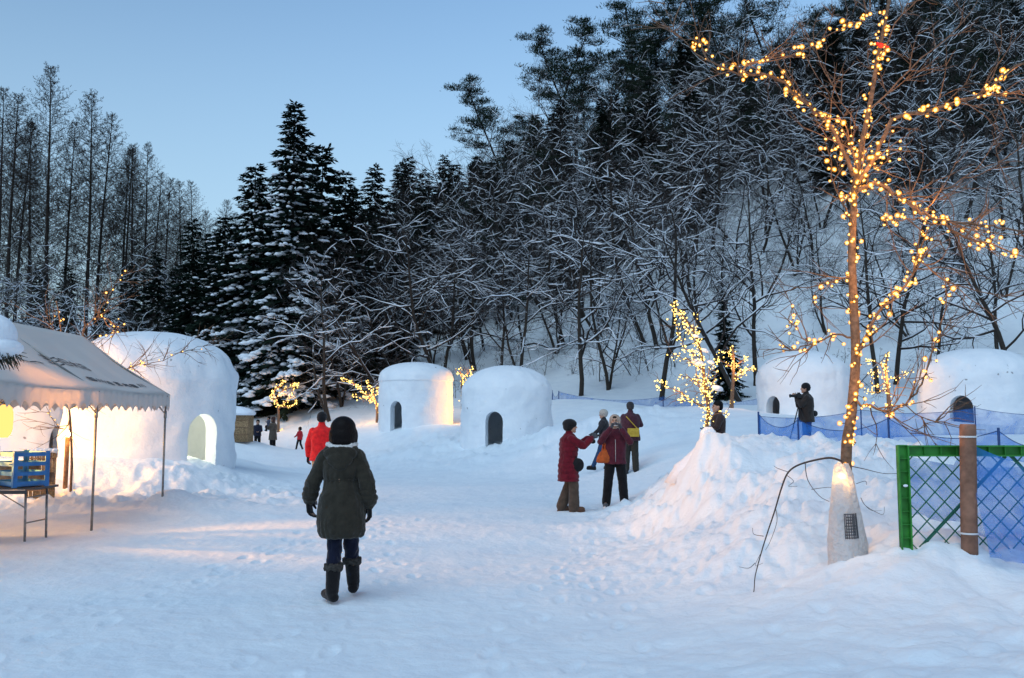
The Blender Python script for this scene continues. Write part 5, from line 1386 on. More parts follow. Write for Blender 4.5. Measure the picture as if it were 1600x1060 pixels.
# ------------------------------------------------------------------ people
def remesh(mb, name, mats, parent, vox=.01, smooth=3, disp=0.0, dscale=6.0, seed=0, fac=.5):
    o = mb.build('tmp', mats if not isinstance(mats, list) else mats, None)
    r = o.modifiers.new('r', 'REMESH'); r.mode = 'VOXEL'; r.voxel_size = vox; r.use_smooth_shade = True
    if smooth: s_ = o.modifiers.new('s', 'SMOOTH'); s_.factor = fac; s_.iterations = smooth
    dg = bpy.context.evaluated_depsgraph_get(); dg.update()
    me = bpy.data.meshes.new_from_object(o.evaluated_get(dg)); bpy.data.objects.remove(o)
    me.name = name
    if disp:
        n_ = len(me.vertices); co = np.empty(n_ * 3); me.vertices.foreach_get('co', co); co = co.reshape(-1, 3)
        nr = np.empty(n_ * 3); me.vertices.foreach_get('normal', nr); nr = nr.reshape(-1, 3)
        d = np.abs(fbm((co[:, 0] + co[:, 1] * .6) * dscale * 1.6, co[:, 2] * dscale, seed, 3)) * disp
        co += nr * d[:, None]; me.vertices.foreach_set('co', co.ravel()); me.update()
    me.polygons.foreach_set('use_smooth', [True] * len(me.polygons))
    return link(name, me, parent)
def cap(m, a, b, ra, rb, k=14):
    """closed tapered capsule"""
    a = Vector(a); b = Vector(b); d = (b - a); L = d.length
    if L < 1e-6: m.ell(a, (ra, ra, ra), 12, 8); return
    u = d / L; pts = []; rad = []
    for t in (-.98, -.8, -.5, 0): pts.append(a + u * ra * t); rad.append(max(.001, ra * math.sqrt(max(0, 1 - t * t))))
    for t in (0, .5, .8, .98): pts.append(b + u * rb * t); rad.append(max(.001, rb * math.sqrt(max(0, 1 - t * t))))
    m.tube(pts, rad, k)
def chain(m, pts, rad, k=14):
    for i in range(len(pts) - 1): cap(m, pts[i], pts[i + 1], rad[i], rad[i + 1], k)
def hand(m, w, d, side, palmn, sc=1.0, curl=.5, thick=1.0):
    """palm and five fingers from wrist w pointing along d; side = direction of the thumb, palmn = palm normal"""
    d = Vector(d).normalized(); side = Vector(side); side = (side - d * side.dot(d)).normalized(); pn = d.cross(side)
    if pn.dot(Vector(palmn)) < 0: pn = -pn
    w = Vector(w); pc = w + d * .05 * sc
    for s_ in (-.028, -.01, .01, .028): cap(m, w + side * s_ * .6 * sc, w + d * .085 * sc + side * s_ * sc, .016 * sc * thick, .0145 * sc * thick, 10)
    for i, (s_, L) in enumerate(((.031, .070), (.011, .078), (-.010, .072), (-.030, .056))):
        p0 = w + d * .085 * sc + side * s_ * sc; c = curl * (1 + .12 * i)
        d1 = (d * math.cos(c * .6) + pn * math.sin(c * .6) + side * s_ * 3).normalized(); p1 = p0 + d1 * L * .42 * sc
        d2 = (d * math.cos(c * 1.4) + pn * math.sin(c * 1.4)).normalized(); p2 = p1 + d2 * L * .33 * sc
        d3 = (d * math.cos(c * 2.1) + pn * math.sin(c * 2.1)).normalized(); p3 = p2 + d3 * L * .25 * sc
        chain(m, [p0, p1, p2, p3], [.0098 * sc * thick, .0092 * sc * thick, .0085 * sc * thick, .0075 * sc * thick], 8)
    t0 = w + d * .025 * sc + side * .028 * sc; t1_ = t0 + (d * .6 + side * .75 + pn * .3).normalized() * .042 * sc; t2_ = t1_ + (d * .95 + side * .25 + pn * .35).normalized() * .034 * sc
    chain(m, [t0, t1_, t2_], [.013 * sc * thick, .0115 * sc * thick, .009 * sc * thick], 8)

SK = mat('skin', (.46, .27, .19), .6, vary=.08, scale=20)
HAIR = mat('black_hair', (.006, .004, .004), .55, spec=.12, bump=.006, bscale=45)
EYE = mat('eye_dark', (.02, .015, .012), .3)
LIP = mat('lip', (.35, .12, .10), .6)
def cloth(name, col, sc=16, bump=.014, vary=.18): return mat(name, col, .85, vary=vary, scale=14, bump=bump, bscale=sc, spec=.12, sheen=.15)

def head_shape(m, c, f, sc=1.0, up=Vector((0, 0, 1))):
    """head centred c looking along f"""
    f = Vector(f).normalized(); s_ = f.cross(Vector((0, 0, 1))).normalized(); u = s_.cross(f).normalized()
    Mx = Matrix((s_, f, u)).transposed()
    P = lambda x, y, z: Vector(c) + (Mx @ Vector((x, y, z))) * sc
    m.ell(P(0, -.012, .02), (.076 * sc, .094 * sc, .098 * sc), 18, 12, Mx)
    m.ell(P(0, .022, -.045), (.058 * sc, .066 * sc, .068 * sc), 16, 10, Mx)
    cap(m, P(0, .075, -.085), P(0, .07, -.095), .022 * sc, .02 * sc)
    cap(m, P(0, .088, .012), P(0, .108, -.022), .009 * sc, .013 * sc, 8)
    cap(m, P(-.012, .098, -.024), P(.012, .098, -.024), .009 * sc, .009 * sc, 8)
    cap(m, P(-.028, .080, .026), P(-.012, .086, .026), .011 * sc, .011 * sc, 8); cap(m, P(.028, .080, .026), P(.012, .086, .026), .011 * sc, .011 * sc, 8)
    for q in (-1, 1):
        m.ell(P(q * .077, -.005, -.005), (.010 * sc, .018 * sc, .030 * sc), 8, 6, Mx)
        m.ell(P(q * .036, .062, -.018), (.024 * sc, .024 * sc, .022 * sc), 8, 6, Mx)
    return P, Mx
def face_parts(P, Mx, t, sc=1.0):
    for q in (-1, 1):
        e = MB(); e.ell(P(q * .030, .083, .008), (.013 * sc, .008 * sc, .0065 * sc), 10, 6, Mx); e.build('eye', EYE, t)
        e = MB(); cap(e, P(q * .018, .090, .030), P(q * .044, .082, .032), .004 * sc, .003 * sc, 6); e.build('eyebrow', HAIR, t)
    e = MB(); e.ell(P(0, .092, -.052), (.022 * sc, .008 * sc, .007 * sc), 10, 6, Mx); e.build('mouth', LIP, t)

def person(label, loc, rz, J, spec, group=None, vox=.012):
    """J: joint positions in metres, z up, person facing +Y"""
    t = thing('person', label, 'person', loc, rz, group)
    hs = spec.get('head_scale', 1.0); b = MB()
    P, Mx = head_shape(b, J['head'], spec.get('look', (0, 1, 0)), hs)
    cap(b, J['neck'], Vector(J['head']) - Vector((0, 0, .06)), .052, .05)
    g = spec.get('girth', 1.0)
    cap(b, J['pelvis'], J['chest'], .12 * g, .125 * g); cap(b, J['sl'], J['sr'], .05, .05); cap(b, J['chest'], J['neck'], .09, .055)
    for s_ in 'lr':
        chain(b, [J['s' + s_], J['e' + s_], J['w' + s_]], [.048, .036, .026]); chain(b, [J['h' + s_], J['k' + s_], J['a' + s_]], [.08, .052, .038])
        cap(b, J['a' + s_], J['t' + s_], .036, .03)
        d = Vector(J.get('hd' + s_, Vector(J['w' + s_]) - Vector(J['e' + s_]))).normalized()
        sd = Vector(J.get('th' + s_, (0, 1, 0))); pn = Vector(J.get('pn' + s_, (1 if s_ == 'l' else -1, 0, 0)))
        hand(b, J['w' + s_], d, sd, pn, spec.get('hand', 1.0), J.get('curl', .45))
        if spec.get('glove'):
            gm = MB(); cap(gm, Vector(J['w' + s_]) - d * .05, Vector(J['w' + s_]) + d * .01, .034, .030); hand(gm, J['w' + s_], d, sd, pn, spec.get('hand', 1.0) * 1.03, J.get('curl', .45), 1.18)
            remesh(gm, 'glove', spec['glove'], t, vox * .5, 2)
    remesh(b, 'body', SK, t, vox * .75, 2)
    if spec.get('face', True): face_parts(P, Mx, t, hs)
    # trousers
    tr_ = MB(); rr_ = spec.get('leg', (.10, .075, .062)); fl = spec.get('flare', rr_[2])
    cap(tr_, Vector(J['pelvis']) + Vector((-.05, 0, -.02)), Vector(J['pelvis']) + Vector((.05, 0, -.02)), .115 * g, .115 * g)
    for s_ in 'lr':
        a = Vector(J['a' + s_]); k = Vector(J['k' + s_]); hem = a.lerp(k, spec.get('hem', 0))
        chain(tr_, [J['h' + s_], k, hem], [rr_[0] * g, rr_[1], fl])
    remesh(tr_, 'trousers', spec['trousers'], t, vox, 2, spec.get('tdisp', .012), 9, 3)
    # shoes or boots
    for s_ in 'lr':
        a = Vector(J['a' + s_]); q = Vector(J['t' + s_]); bt = MB(); d = (q - a); d.z = 0; d = d.normalized()
        bh = spec.get('boot', 0)
        heel = Vector((a.x, a.y, a.z - .045)) - d * .035; toe = Vector((q.x, q.y, q.z))
        chain(bt, [heel, (heel + toe) / 2 + Vector((0, 0, .004)), toe], [.046, .048, .042])
        cap(bt, a + Vector((0, 0, .01)), heel + d * .06 + Vector((0, 0, .03)), .05, .045)
        if bh:
            k = Vector(J['k' + s_]); up_ = a.lerp(k, bh); chain(bt, [a, a.lerp(up_, .5), up_], [.058, .062, .068])
        shoe = remesh(bt, 'boot' if bh else 'shoe', spec['shoes'], t, vox * .8, 2, .004, 14, 5)
        if bh and spec.get('fur'):
            fm = MB(); rn = random.Random(5)
            ax = (k - a).normalized()
            for i in range(26):
                an = 2 * PI * i / 26; fm.ell(up_ + Vector((math.cos(an) * .066, math.sin(an) * .066, -.012 + rn.uniform(-.012, .012))), (.022, .022, .024 + rn.uniform(0, .01)), 7, 5, None, 0, .2, rn)
            remesh(fm, 'boot_cuff', spec['fur'], shoe, vox * .7, 0, .012, 40, 6)
        so = MB(); 
        s0 = Vector((heel.x, heel.y, min(heel.z - .040, toe.z - .030))); 
        if spec.get('sole'):
            chain(so, [s0 - d * .01, Vector((toe.x, toe.y, toe.z - .028)) + d * .01], [.040, .038]); o_ = so.build('sole', spec['sole'], shoe); 
    return t, P, Mx

def sleeves(m, J, r=(.085, .068, .05), cuff=.0, rings=0.0):
    for s_ in 'lr':
        S0, E, W_ = (Vector(J[k + s_]) for k in 'sew')
        chain(m, [S0, S0.lerp(E, .5), E, E.lerp(W_, .6), E.lerp(W_, .93)], [r[0], r[0] * .92, r[1], (r[1] + r[2]) / 2 * 1.04, r[2]])
        if rings:
            for i in range(1, 6):
                p = S0.lerp(E, i / 6); m.ell(p, (r[0] * 1.07,) * 3, 12, 8)
                p = E.lerp(W_, i / 6.4); m.ell(p, ((r[1] * .55 + r[2] * .5) * 1.08,) * 3, 12, 8)

# ---------------- the woman in the foreground, seen from behind, walking away
J = dict(pelvis=(.01, 0, .86), chest=(0, 0, 1.18), neck=(0, 0, 1.33), head=(.01, .01, 1.475), sl=(-.145, 0, 1.255), sr=(.145, 0, 1.255), el=(-.252, .02, 1.03), wl=(-.30, .09, .855), er=(.235, -.03, 1.02), wr=(.252, .03, .815),
         hl=(-.065, -.01, .84), hr=(.09, .02, .84), kl=(-.050, .02, .46), kr=(.078, .14, .48), al=(-.055, -.06, .085), ar=(.088, .28, .10), tl=(-.130, .06, .045), tr=(.085, .42, .05), thl=(.3, 1, 0), thr=(-.3, 1, 0), hdl=(.12, .15, -1), hdr=(0, .12, -1), curl=.45)
OLIVE = cloth('olive_coat_cloth', (.030, .026, .019), 15, .022)
NAVY = cloth('navy_denim', (.006, .008, .022))
BLK = cloth('black_suede', (.010, .009, .010))
FUR = mat('white_fleece', (.62, .60, .58), .95, vary=.2, scale=60, bump=.01, bscale=80)
DFUR = mat('grey_brown_fur', (.045, .04, .036), .95, vary=.4, scale=50, bump=.012, bscale=80)
p = at(530, 937, 8.1); zg = gz(p.x, 8.1)
w, P, Mx = person('woman with a black bob in an olive hooded coat, walking away in the foreground', (p.x, 8.1, zg + .02), R(3), J,
    dict(trousers=NAVY, shoes=BLK, boot=.58, fur=DFUR, glove=BLK, leg=(.082, .064, .052), hem=.25, tdisp=.02), vox=.009)
def rip(a, z):
    k = 0
    if z < .72: k = .028 * (1 - (z - .545) / .18) * math.sin(17 * a + 2 * math.sin(3 * a)) + .012 * math.sin(31 * a)
    kk_ = math.exp(-((z - 1.055) / .055) ** 2); k += kk_ * .035 * math.sin(21 * a + 1.5 * math.sin(2 * a))
    k += .012 * math.sin(5 * a + z * 14) + .008 * math.sin(9 * a - 11 * z)
    return 1 + k
m = MB()
m.loft([(.545, .005, .01, .165, .13), (.56, .005, .01, .188, .150), (.60, .005, .01, .207, .168), (.68, .005, .01, .216, .175), (.78, .005, .01, .210, .170), (.88, .005, .005, .192, .155), (.97, .003, 0, .166, .135), (1.03, 0, 0, .150, .122), (1.055, 0, 0, .145, .118),
        (1.085, 0, 0, .152, .124), (1.15, 0, -.005, .160, .130), (1.21, 0, -.008, .165, .128), (1.27, 0, -.008, .150, .112), (1.32, 0, -.005, .112, .09), (1.37, 0, 0, .07, .07)], 120, rip=rip)
sleeves(m, J, (.070, .066, .046), rings=0)
for s_ in 'lr':        # gathered cuffs, elbow creases
    E, W_, S0 = Vector(J['e' + s_]), Vector(J['w' + s_]), Vector(J['s' + s_])
    for f, r in ((.12, .070), (.36, .075), (.62, .076), (.8, .066)): m.ell(E.lerp(W_, f), (r, r, .045), 16, 10)
    for f, r in ((.4, .073), (.7, .068), (.97, .070)): m.ell(S0.lerp(E, f), (r, r, .05), 16, 10)
coat = remesh(m, 'coat', OLIVE, w, .0075, 1, .018, 9, 8)
# waist drawcord and back seam
m = MB(); m.tube([(math.cos(2 * PI * i / 60) * .150, math.sin(2 * PI * i / 60) * .123, 1.055 + .003 * math.sin(i * 2.1)) for i in range(61)], .006, 6); m.build('waist_seam', OLIVE, coat)
m = MB(); m.ell((-.165, .08, 1.08), (.012, .02, .05), 8, 6); m.build('button_tab', FUR, coat)
# hood lying on the back
m = MB()
m.ell((0, -.085, 1.285), (.150, .060, .075), 20, 14, (R(25), 0, 0)); m.ell((0, -.118, 1.235), (.115, .040, .075), 18, 12, (R(12), 0, 0)); m.ell((0, -.125, 1.185), (.065, .03, .05), 14, 10)
for q in (-1, 1): cap(m, (q * .11, -.05, 1.315), (q * .05, .075, 1.33), .045, .035)
remesh(m, 'hood', OLIVE, w, .0075, 2, .008, 16, 4)
m = MB(); rn = random.Random(3)
for i in range(40):
    an = R(-200 + 220 * i / 39); x_ = math.cos(an) * .118; y_ = math.sin(an) * .098 - .005
    zz = 1.352 - .010 * math.sin(-an) + (.012 if abs(x_) > .08 else 0); r = .021 + rn.uniform(-.002, .004)
    m.ell((x_, y_, zz), (r * 1.1, r * 1.1, r), 8, 6, None, 0, .15, rn)
remesh(m, 'hood_lining', FUR, w, .006, 1, .010, 40, 7)
# bobbed hair
m = MB()
m.ell((.01, -.005, 1.515), (.112, .118, .105), 26, 16); m.ell((.01, -.02, 1.455), (.122, .112, .095), 26, 16); m.ell((.012, -.035, 1.405), (.108, .090, .055), 22, 12)
m.ell((-.075, .02, 1.44), (.045, .06, .085), 16, 12); m.ell((.095, .02, 1.44), (.045, .06, .085), 16, 12)
o = remesh(m, 'hair', HAIR, w, .007, 3)
me = o.data; n_ = len(me.vertices); co = np.empty(n_ * 3); me.vertices.foreach_get('co', co); co = co.reshape(-1, 3); ang = np.arctan2(co[:, 1] + .01, co[:, 0] - .01)
k_ = 1 + .014 * np.sin(ang * 38 + 3 * np.sin(co[:, 2] * 30)) * (co[:, 2] < 1.56); co[:, 2] -= .022 * np.clip((1.44 - co[:, 2]) / .06, 0, 1) * np.maximum(0, np.sin(ang * 23 + 2 * np.sin(ang * 5))); co[:, 0] = .01 + (co[:, 0] - .01) * k_; co[:, 1] = -.01 + (co[:, 1] + .01) * k_; me.vertices.foreach_set('co', co.ravel()); me.update()

# generic standing pose
def stand(h=1.68, lean=0, **kw):
    s_ = h / 1.68
    J = dict(pelvis=(0, 0, .93), chest=(0, 0, 1.26), neck=(0, 0, 1.42), head=(0, .015, 1.565), sl=(-.165, 0, 1.335), sr=(.165, 0, 1.335), el=(-.24, -.02, 1.11), wl=(-.26, .05, .88), er=(.24, -.02, 1.11), wr=(.26, .05, .88),
             hl=(-.085, 0, .90), hr=(.085, 0, .90), kl=(-.10, .01, .49), kr=(.10, .01, .49), al=(-.115, -.03, .085), ar=(.115, -.03, .085), tl=(-.135, .13, .04), tr=(.135, .13, .04))
    J.update(kw); out_ = {}
    for k, v in J.items(): out_[k] = tuple(c * s_ for c in v) if isinstance(v, tuple) and k[:2] not in ('th', 'pn', 'hd') else v
    return out_
def jacket(t, J, mt, hem, s=1.0, w=.19, d=.14, r=(.072, .060, .046), quilt=0, waist=.95, vox=.012, flare=1.05, name='jacket', hi=1.41):
    m = MB(); c = Vector(J['chest']); ne = Vector(J['neck']); pe = Vector(J['pelvis']); rows = []
    top = ne.z; n_ = 90 if quilt else 26
    for i in range(n_ + 1):
        f = i / n_; z = hem * s + (top + .01 - hem * s) * f
        k = min(1, max(0, (z - pe.z) / (ne.z - pe.z))); cx = pe.x + (ne.x - pe.x) * k; cy = pe.y + (ne.y - pe.y) * k
        ww = w * s; dd_ = d * s
        fs_ = (z - c.z) / (ne.z - c.z)
        if fs_ > .3: q = min(1, (fs_ - .3) / .7); ww *= 1 - .62 * q ** 1.6; dd_ *= 1 - .45 * q ** 1.6
        wz = (z - waist * s * 1.05) / (.12 * s); pin = 1 - .10 * math.exp(-wz * wz)
        fl_ = 1 + (flare - 1) * (1 - f)
        qf = 1 + (.10 * abs(math.sin(z * quilt)) ** .6 - .05 if quilt else 0)
        rows.append((z, cx, cy, ww * pin * fl_ * qf, dd_ * pin * fl_ * qf))
    m.loft(rows, 60, rip=lambda a, z: 1 + .018 * math.sin(4 * a + z * 9) + .01 * math.sin(9 * a - 13 * z))
    J = dict(J)
    sleeves(m, J, tuple(x * s for x in r), rings=1 if quilt else 0)
    cap(m, ne - Vector((0, 0, .04 * s)), Vector(J['sl']) * .86 + ne * .14 - Vector((0, 0, .025 * s)), .078 * s, .070 * s); cap(m, ne - Vector((0, 0, .04 * s)), Vector(J['sr']) * .86 + ne * .14 - Vector((0, 0, .025 * s)), .078 * s, .070 * s)
    cap(m, ne - Vector((0, 0, .02)), ne + Vector((0, 0, .035 * s)), .075 * s, .068 * s)
    return remesh(m, name, mt, t, vox, 2, .012 * s, 9, 12)
def beanie(t, P, Mx, mt, s=1.0, name='hat', low=.0, puff=1.0):
    m = MB(); m.ell(P(0, -.015, .045), (.092 * s * puff, .106 * s * puff, .095 * s * puff), 20, 12, Mx); m.ell(P(0, -.02, .02), (.094 * s, .108 * s, .05 * s), 20, 10, Mx); m.ell(P(0, -.045, -.01), (.085 * s, .075 * s, .06 * s), 18, 10, Mx)
    return remesh(m, name, mt, t, .009, 2, .005, 20, 3)
def hair_short(t, P, Mx, mt=None, s=1.0, long=0):
    m = MB(); m.ell(P(0, -.022, .05), (.088 * s, .10 * s, .082 * s), 18, 12, Mx); m.ell(P(0, -.05, .0), (.083 * s, .068 * s, .08 * s), 18, 12, Mx)
    if long: m.ell(P(0, -.05, -.09), (.08 * s, .055 * s, .11 * s), 16, 10, Mx)
    return remesh(m, 'hair', mt or HAIR, t, .010, 2)

# ---------------- man in a red jacket, mostly behind her
RED = cloth('red_jacket_cloth', (.72, .018, .02)); BEIGE = cloth('beige_trousers', (.42, .28, .17)); BLACKC = cloth('black_cloth', (.012, .012, .014)); 
p = at(503, 656, 17.5); J = stand(1.78, er=(.24, 0, 1.12), wr=(.24, .10, .90), kl=(-.10, .08, .49), al=(-.11, -.05, .1), kr=(.09, .16, .50), ar=(.10, .28, .10), tr=(.11, .42, .05))
t, P, Mx = person('man in a bright red jacket, black cap and beige trousers, walking away', (p.x, 17.5, gz(p.x, 17.5)), R(-4), J, dict(trousers=BEIGE, shoes=BLACKC, glove=BLACKC, sole=BLACKC, hand=1.1))
jacket(t, J, RED, .80, 1.78 / 1.68, .20, .15, flare=1.08)
beanie(t, P, Mx, BLACKC, 1.03)

# ---------------- woman in the maroon quilted coat, side on, raising a camera to the right
MAR = cloth('maroon_quilted_cloth', (.115, .006, .015)); BRN = cloth('brown_corduroy', (.075, .052, .038)); GREYG = cloth('grey_wool', (.06, .065, .075))
BROWNL = mat('brown_leather', (.10, .05, .03), .6)
p = at(890, 797, 15.8)
J = stand(1.57, pelvis=(0, -.02, .93), neck=(0, .0, 1.42), head=(0, .03, 1.565), el=(-.17, .22, 1.22), wl=(-.10, .42, 1.36), er=(.18, .24, 1.20), wr=(.09, .42, 1.36), hdl=(.3, .8, .35), hdr=(-.3, .8, .35), thl=(.5, 0, 1), thr=(-.5, 0, 1), pnl=(1, 0, 0), pnr=(-1, 0, 0), curl=.8,
          kl=(-.09, .02, .50), al=(-.10, -.13, .085), tl=(-.11, .03, .04), kr=(.10, .06, .49), ar=(.11, .06, .085), tr=(.12, .22, .04))
t, P, Mx = person('woman in a long maroon quilted coat and black cap, side on, holding a camera up', (p.x, 15.8, gz(p.x, 15.8)), R(-82), J, dict(trousers=BRN, shoes=BROWNL, glove=GREYG, flare=.095, leg=(.10, .085, .09), sole=BROWNL))
jacket(t, J, MAR, .55, 1.57 / 1.68, .19, .165, quilt=34, flare=1.18, name='coat', vox=.008)
m = MB(); m.ell(P(0, -.02, .045), (.115, .13, .09), 20, 12, Mx); m.ell(P(0, -.045, -.01), (.10, .095, .08), 20, 12, Mx)
remesh(m, 'cap', BLACKC, t, .009, 2)
m = MB(); m.ell((.16, .12, .80), (.05, .11, .12), 16, 10); cap(m, (.15, .1, .9), (-.12, .02, 1.36), .014, .014, 8)
tag(remesh(m, 'shoulder_bag', BLACKC, None, .012, 2), 'black shoulder bag worn across the maroon quilted coat', 'bag')
bg_ = bpy.data.objects['shoulder_bag']; bg_.location = t.location; bg_.rotation_euler = t.rotation_euler
m = MB(); m.box((0, .52 * .93, 1.40 * .93), (.10, .025, .065)); m.tube([(0, .50, 1.305), (0, .535, 1.305)], .02, 12)
o = m.build('camera', M['black'], None, False, t.location, t.rotation_euler); tag(o, 'small dark camera held up by the woman in the maroon coat', 'camera')

# ---------------- woman facing the camera, raising a silver camera to her face
PLUM = cloth('plum_jacket_cloth', (.085, .016, .028)); BLKP = cloth('black_trousers', (.008, .008, .010)); FLE = mat('beige_fleece', (.38, .30, .25), .95, vary=.2, scale=60, bump=.008, bscale=70)
ORG = mat('orange_suede', (.42, .09, .02), .8, vary=.2, scale=18)
p = at(962, 790, 16.7)
J = stand(1.69, el=(-.27, .14, 1.20), wl=(-.10, .27, 1.45), er=(.27, .14, 1.20), wr=(.08, .27, 1.46), hdl=(.45, .3, .8), hdr=(-.45, .3, .8), thl=(.5, -.6, .3), thr=(-.5, -.6, .3), pnl=(.5, 1, 0), pnr=(-.5, 1, 0), curl=.8,
          kl=(-.13, .02, .49), kr=(.13, .02, .49), al=(-.16, -.02, .085), ar=(.17, -.02, .085), tl=(-.18, .13, .04), tr=(.20, .13, .04), head=(.0, .02, 1.565))
t, P, Mx = person('woman in a plum jacket and beige fleece hood facing us, silver camera at her face', (p.x, 16.7, gz(p.x, 16.7)), R(176), J, dict(trousers=BLKP, shoes=mat('trainer_grey', (.10, .10, .11), .7), glove=GREYG, sole=mat('white_rubber', (.7, .7, .7), .6), leg=(.105, .085, .080), look=(.1, 1, .12)))
jk = jacket(t, J, PLUM, .80, 1.0, .20, .15, waist=.9)
m = MB(); m.tube([(.0, .158, .84), (.0, .165, 1.0), (.0, .16, 1.2), (.0, .12, 1.36)], .006, 6); m.build('zip', mat('silver_zip', (.5, .5, .5), .3, .8), jk)
m = MB(); m.ell(P(0, -.035, .03), (.108, .11, .115), 22, 14, Mx); m.ell(P(0, -.045, -.06), (.11, .09, .09), 22, 14, Mx)
h_ = remesh(m, 'hood', FLE, t, .009, 1, .006, 25, 3)
m = MB()
for i in range(30):
    a = 2 * PI * i / 30; m.ell(P(math.cos(a) * .088, .035 - .0 * math.sin(a), math.sin(a) * .112 - .01), (.02, .02, .02), 8, 6)
remesh(m, 'hood_rim', FLE, h_, .008, 1)
hair_short(t, P, Mx, s=.98)
m = MB(); cp_ = Vector((0, .265, 1.53)); m.box(cp_, (.10, .03, .06)); m.tube([cp_ + Vector((0, .01, 0)), cp_ + Vector((0, .045, 0))], .022, 14)
tag(m.build('camera', mat('silver_metal', (.6, .6, .62), .3, .7), None, False, t.location, t.rotation_euler), 'small silver camera held to the face of the woman in the plum jacket', 'camera')
m = MB(); m.loft([(.82, .215, .07, .11, .05), (.84, .215, .07, .135, .07), (.92, .21, .07, .13, .07), (1.0, .20, .06, .095, .05), (1.06, .19, .06, .05, .03)], 28); cap(m, (.20, .05, 1.0), (.155, .06, 1.36), .02, .02, 8); cap(m, (.24, .02, 1.0), (.165, -.05, 1.38), .02, .02, 8)
bgo = remesh(m, 'handbag', ORG, None, .012, 2, .01, 14, 2); bgo.location = t.location; bgo.rotation_euler = t.rotation_euler
tag(bgo, 'orange suede handbag on the shoulder of the woman in the plum jacket', 'bag')

# ---------------- woman in a pale knitted hat behind her, walking left with a tote
p = at(944, 733, 24.8); CH = cloth('charcoal_coat', (.028, .026, .030)); JEAN = cloth('blue_jeans', (.02, .05, .12)); CREAM = mat('cream_knit', (.42, .38, .34), .95, vary=.25, scale=40, bump=.01, bscale=50)
J = stand(1.60, el=(-.24, .12, 1.12), wl=(-.20, .30, .98), hl=(-.08, 0, .9), kl=(-.10, .12, .50), al=(-.11, .30, .10), tl=(-.12, .45, .05), kr=(.10, .06, .49), ar=(.10, -.16, .12), tr=(.11, -.02, .05))
t, P, Mx = person('woman in a cream knitted hat and charcoal coat, half hidden behind the plum jacket', (p.x, 24.8, gz(p.x, 24.8)), R(78), J, dict(trousers=JEAN, shoes=BLACKC, glove=BLACKC, sole=BLACKC, leg=(.09, .068, .058)))
jacket(t, J, CH, .82, 1.60 / 1.68, .18, .15); beanie(t, P, Mx, CREAM, 1.05, puff=1.1)
m = MB(); m.ell((-.20, .34, .80), (.07, .15, .085), 16, 10, (R(30), 0, 0)); cap(m, (-.20, .25, .86), (-.20, .30, .95), .012, .012, 8); cap(m, (-.20, .42, .84), (-.20, .32, .95), .012, .012, 8)
bgo = remesh(m, 'tote_bag', BLACKC, None, .012, 2); bgo.location = t.location; bgo.rotation_euler = t.rotation_euler; tag(bgo, 'black bag swinging from the hand of the woman in the cream hat', 'bag')

# ---------------- person from behind with the mustard bag
PLUM2 = cloth('dull_purple_jacket', (.060, .022, .034)); DGREY = cloth('dark_grey_wool', (.035, .035, .038)); MUST = mat('mustard_canvas', (.42, .30, .04), .8, vary=.15, scale=20); OLV = cloth('dark_olive_trousers', (.030, .028, .024))
p = at(986, 740, 22.0)
J = stand(1.70, el=(-.25, .10, 1.14), wl=(-.14, .24, 1.14), er=(.25, .10, 1.14), wr=(.14, .24, 1.14), kl=(-.09, .03, .49), kr=(.10, 0, .49))
t, P, Mx = person('person seen from behind in a dull purple jacket and dark knitted hat', (p.x, 22.0, gz(p.x, 22)), R(-8), J, dict(trousers=OLV, shoes=BLACKC, glove=BLACKC, sole=BLACKC, leg=(.105, .085, .078)))
jacket(t, J, PLUM2, .76, 1.70 / 1.68, .22, .16, flare=1.06); beanie(t, P, Mx, DGREY, 1.03)
m = MB(); m.box((.07, -.205, .97), (.28, .10, .20)); cap(m, (.19, -.17, 1.04), (-.10, -.17, 1.36), .014, .014, 8)
bgo = remesh(m, 'messenger_bag', MUST, None, .010, 3); bgo.location = t.location; bgo.rotation_euler = t.rotation_euler; tag(bgo, 'mustard yellow shoulder bag hanging on the back of the dull purple jacket', 'bag')
m = MB(); m.box((.07, -.263, 1.02), (.27, .012, .11)); m.build('flap', MUST, bgo, False)
m = MB(); m.tube([(-.20, .22, 1.16 - .12), (-.24, .1, 0.02)], .010, 8); m.tube([(-.20, .22, 1.03), (-.20, .22, 1.12)], .016, 8)
o = m.build('walking_pole', M['metal'], None, True, t.location, t.rotation_euler); tag(o, 'thin walking pole beside the person with the mustard bag', 'walking pole')

# ---------------- photographer with tripod
p = at(1262, 700, 21.6); BRNC = cloth('dark_brown_jacket', (.028, .022, .020)); BJ = cloth('bright_blue_jeans', (.015, .05, .20))
zph = gz(p.x, 21.6); hpx = at(1262, 599, 21.6).z - zph; hscale = min(1.85, max(1.5, hpx))
J = stand(1.70, el=(-.22, .14, 1.16), wl=(-.08, .24, 1.36), er=(.24, .16, 1.16), wr=(.06, .22, 1.38), hdl=(.2, .8, .5), hdr=(-.2, .8, .5), curl=.9, thl=(.3, 0, 1), thr=(-.3, 0, 1))
t, P, Mx = person('photographer in dark jacket, knitted hat and blue jeans, behind a tripod', (p.x, 21.6, at(1262, 599, 21.6).z - 1.71), R(78), J, dict(trousers=BJ, shoes=BLACKC, glove=None, sole=BLACKC, leg=(.11, .09, .08)))
jacket(t, J, BRNC, .78, 1.0, .22, .17); beanie(t, P, Mx, BLACKC, 1.02)
m = MB(); m.ell((.12, -.20, .98), (.06, .07, .075), 12, 8); tag(m.build('belt_pouch', M['black'], None, True, t.location, t.rotation_euler), 'small black pouch on the belt of the photographer', 'pouch')
q = at(1246, 620, 21.6)
tp = thing('tripod', 'black tripod with spread legs holding the camera of the photographer', 'tripod', (q.x, 21.5, gz(q.x, 21.5)))
hz = at(1249, 628, 21.5).z - tp.location.z
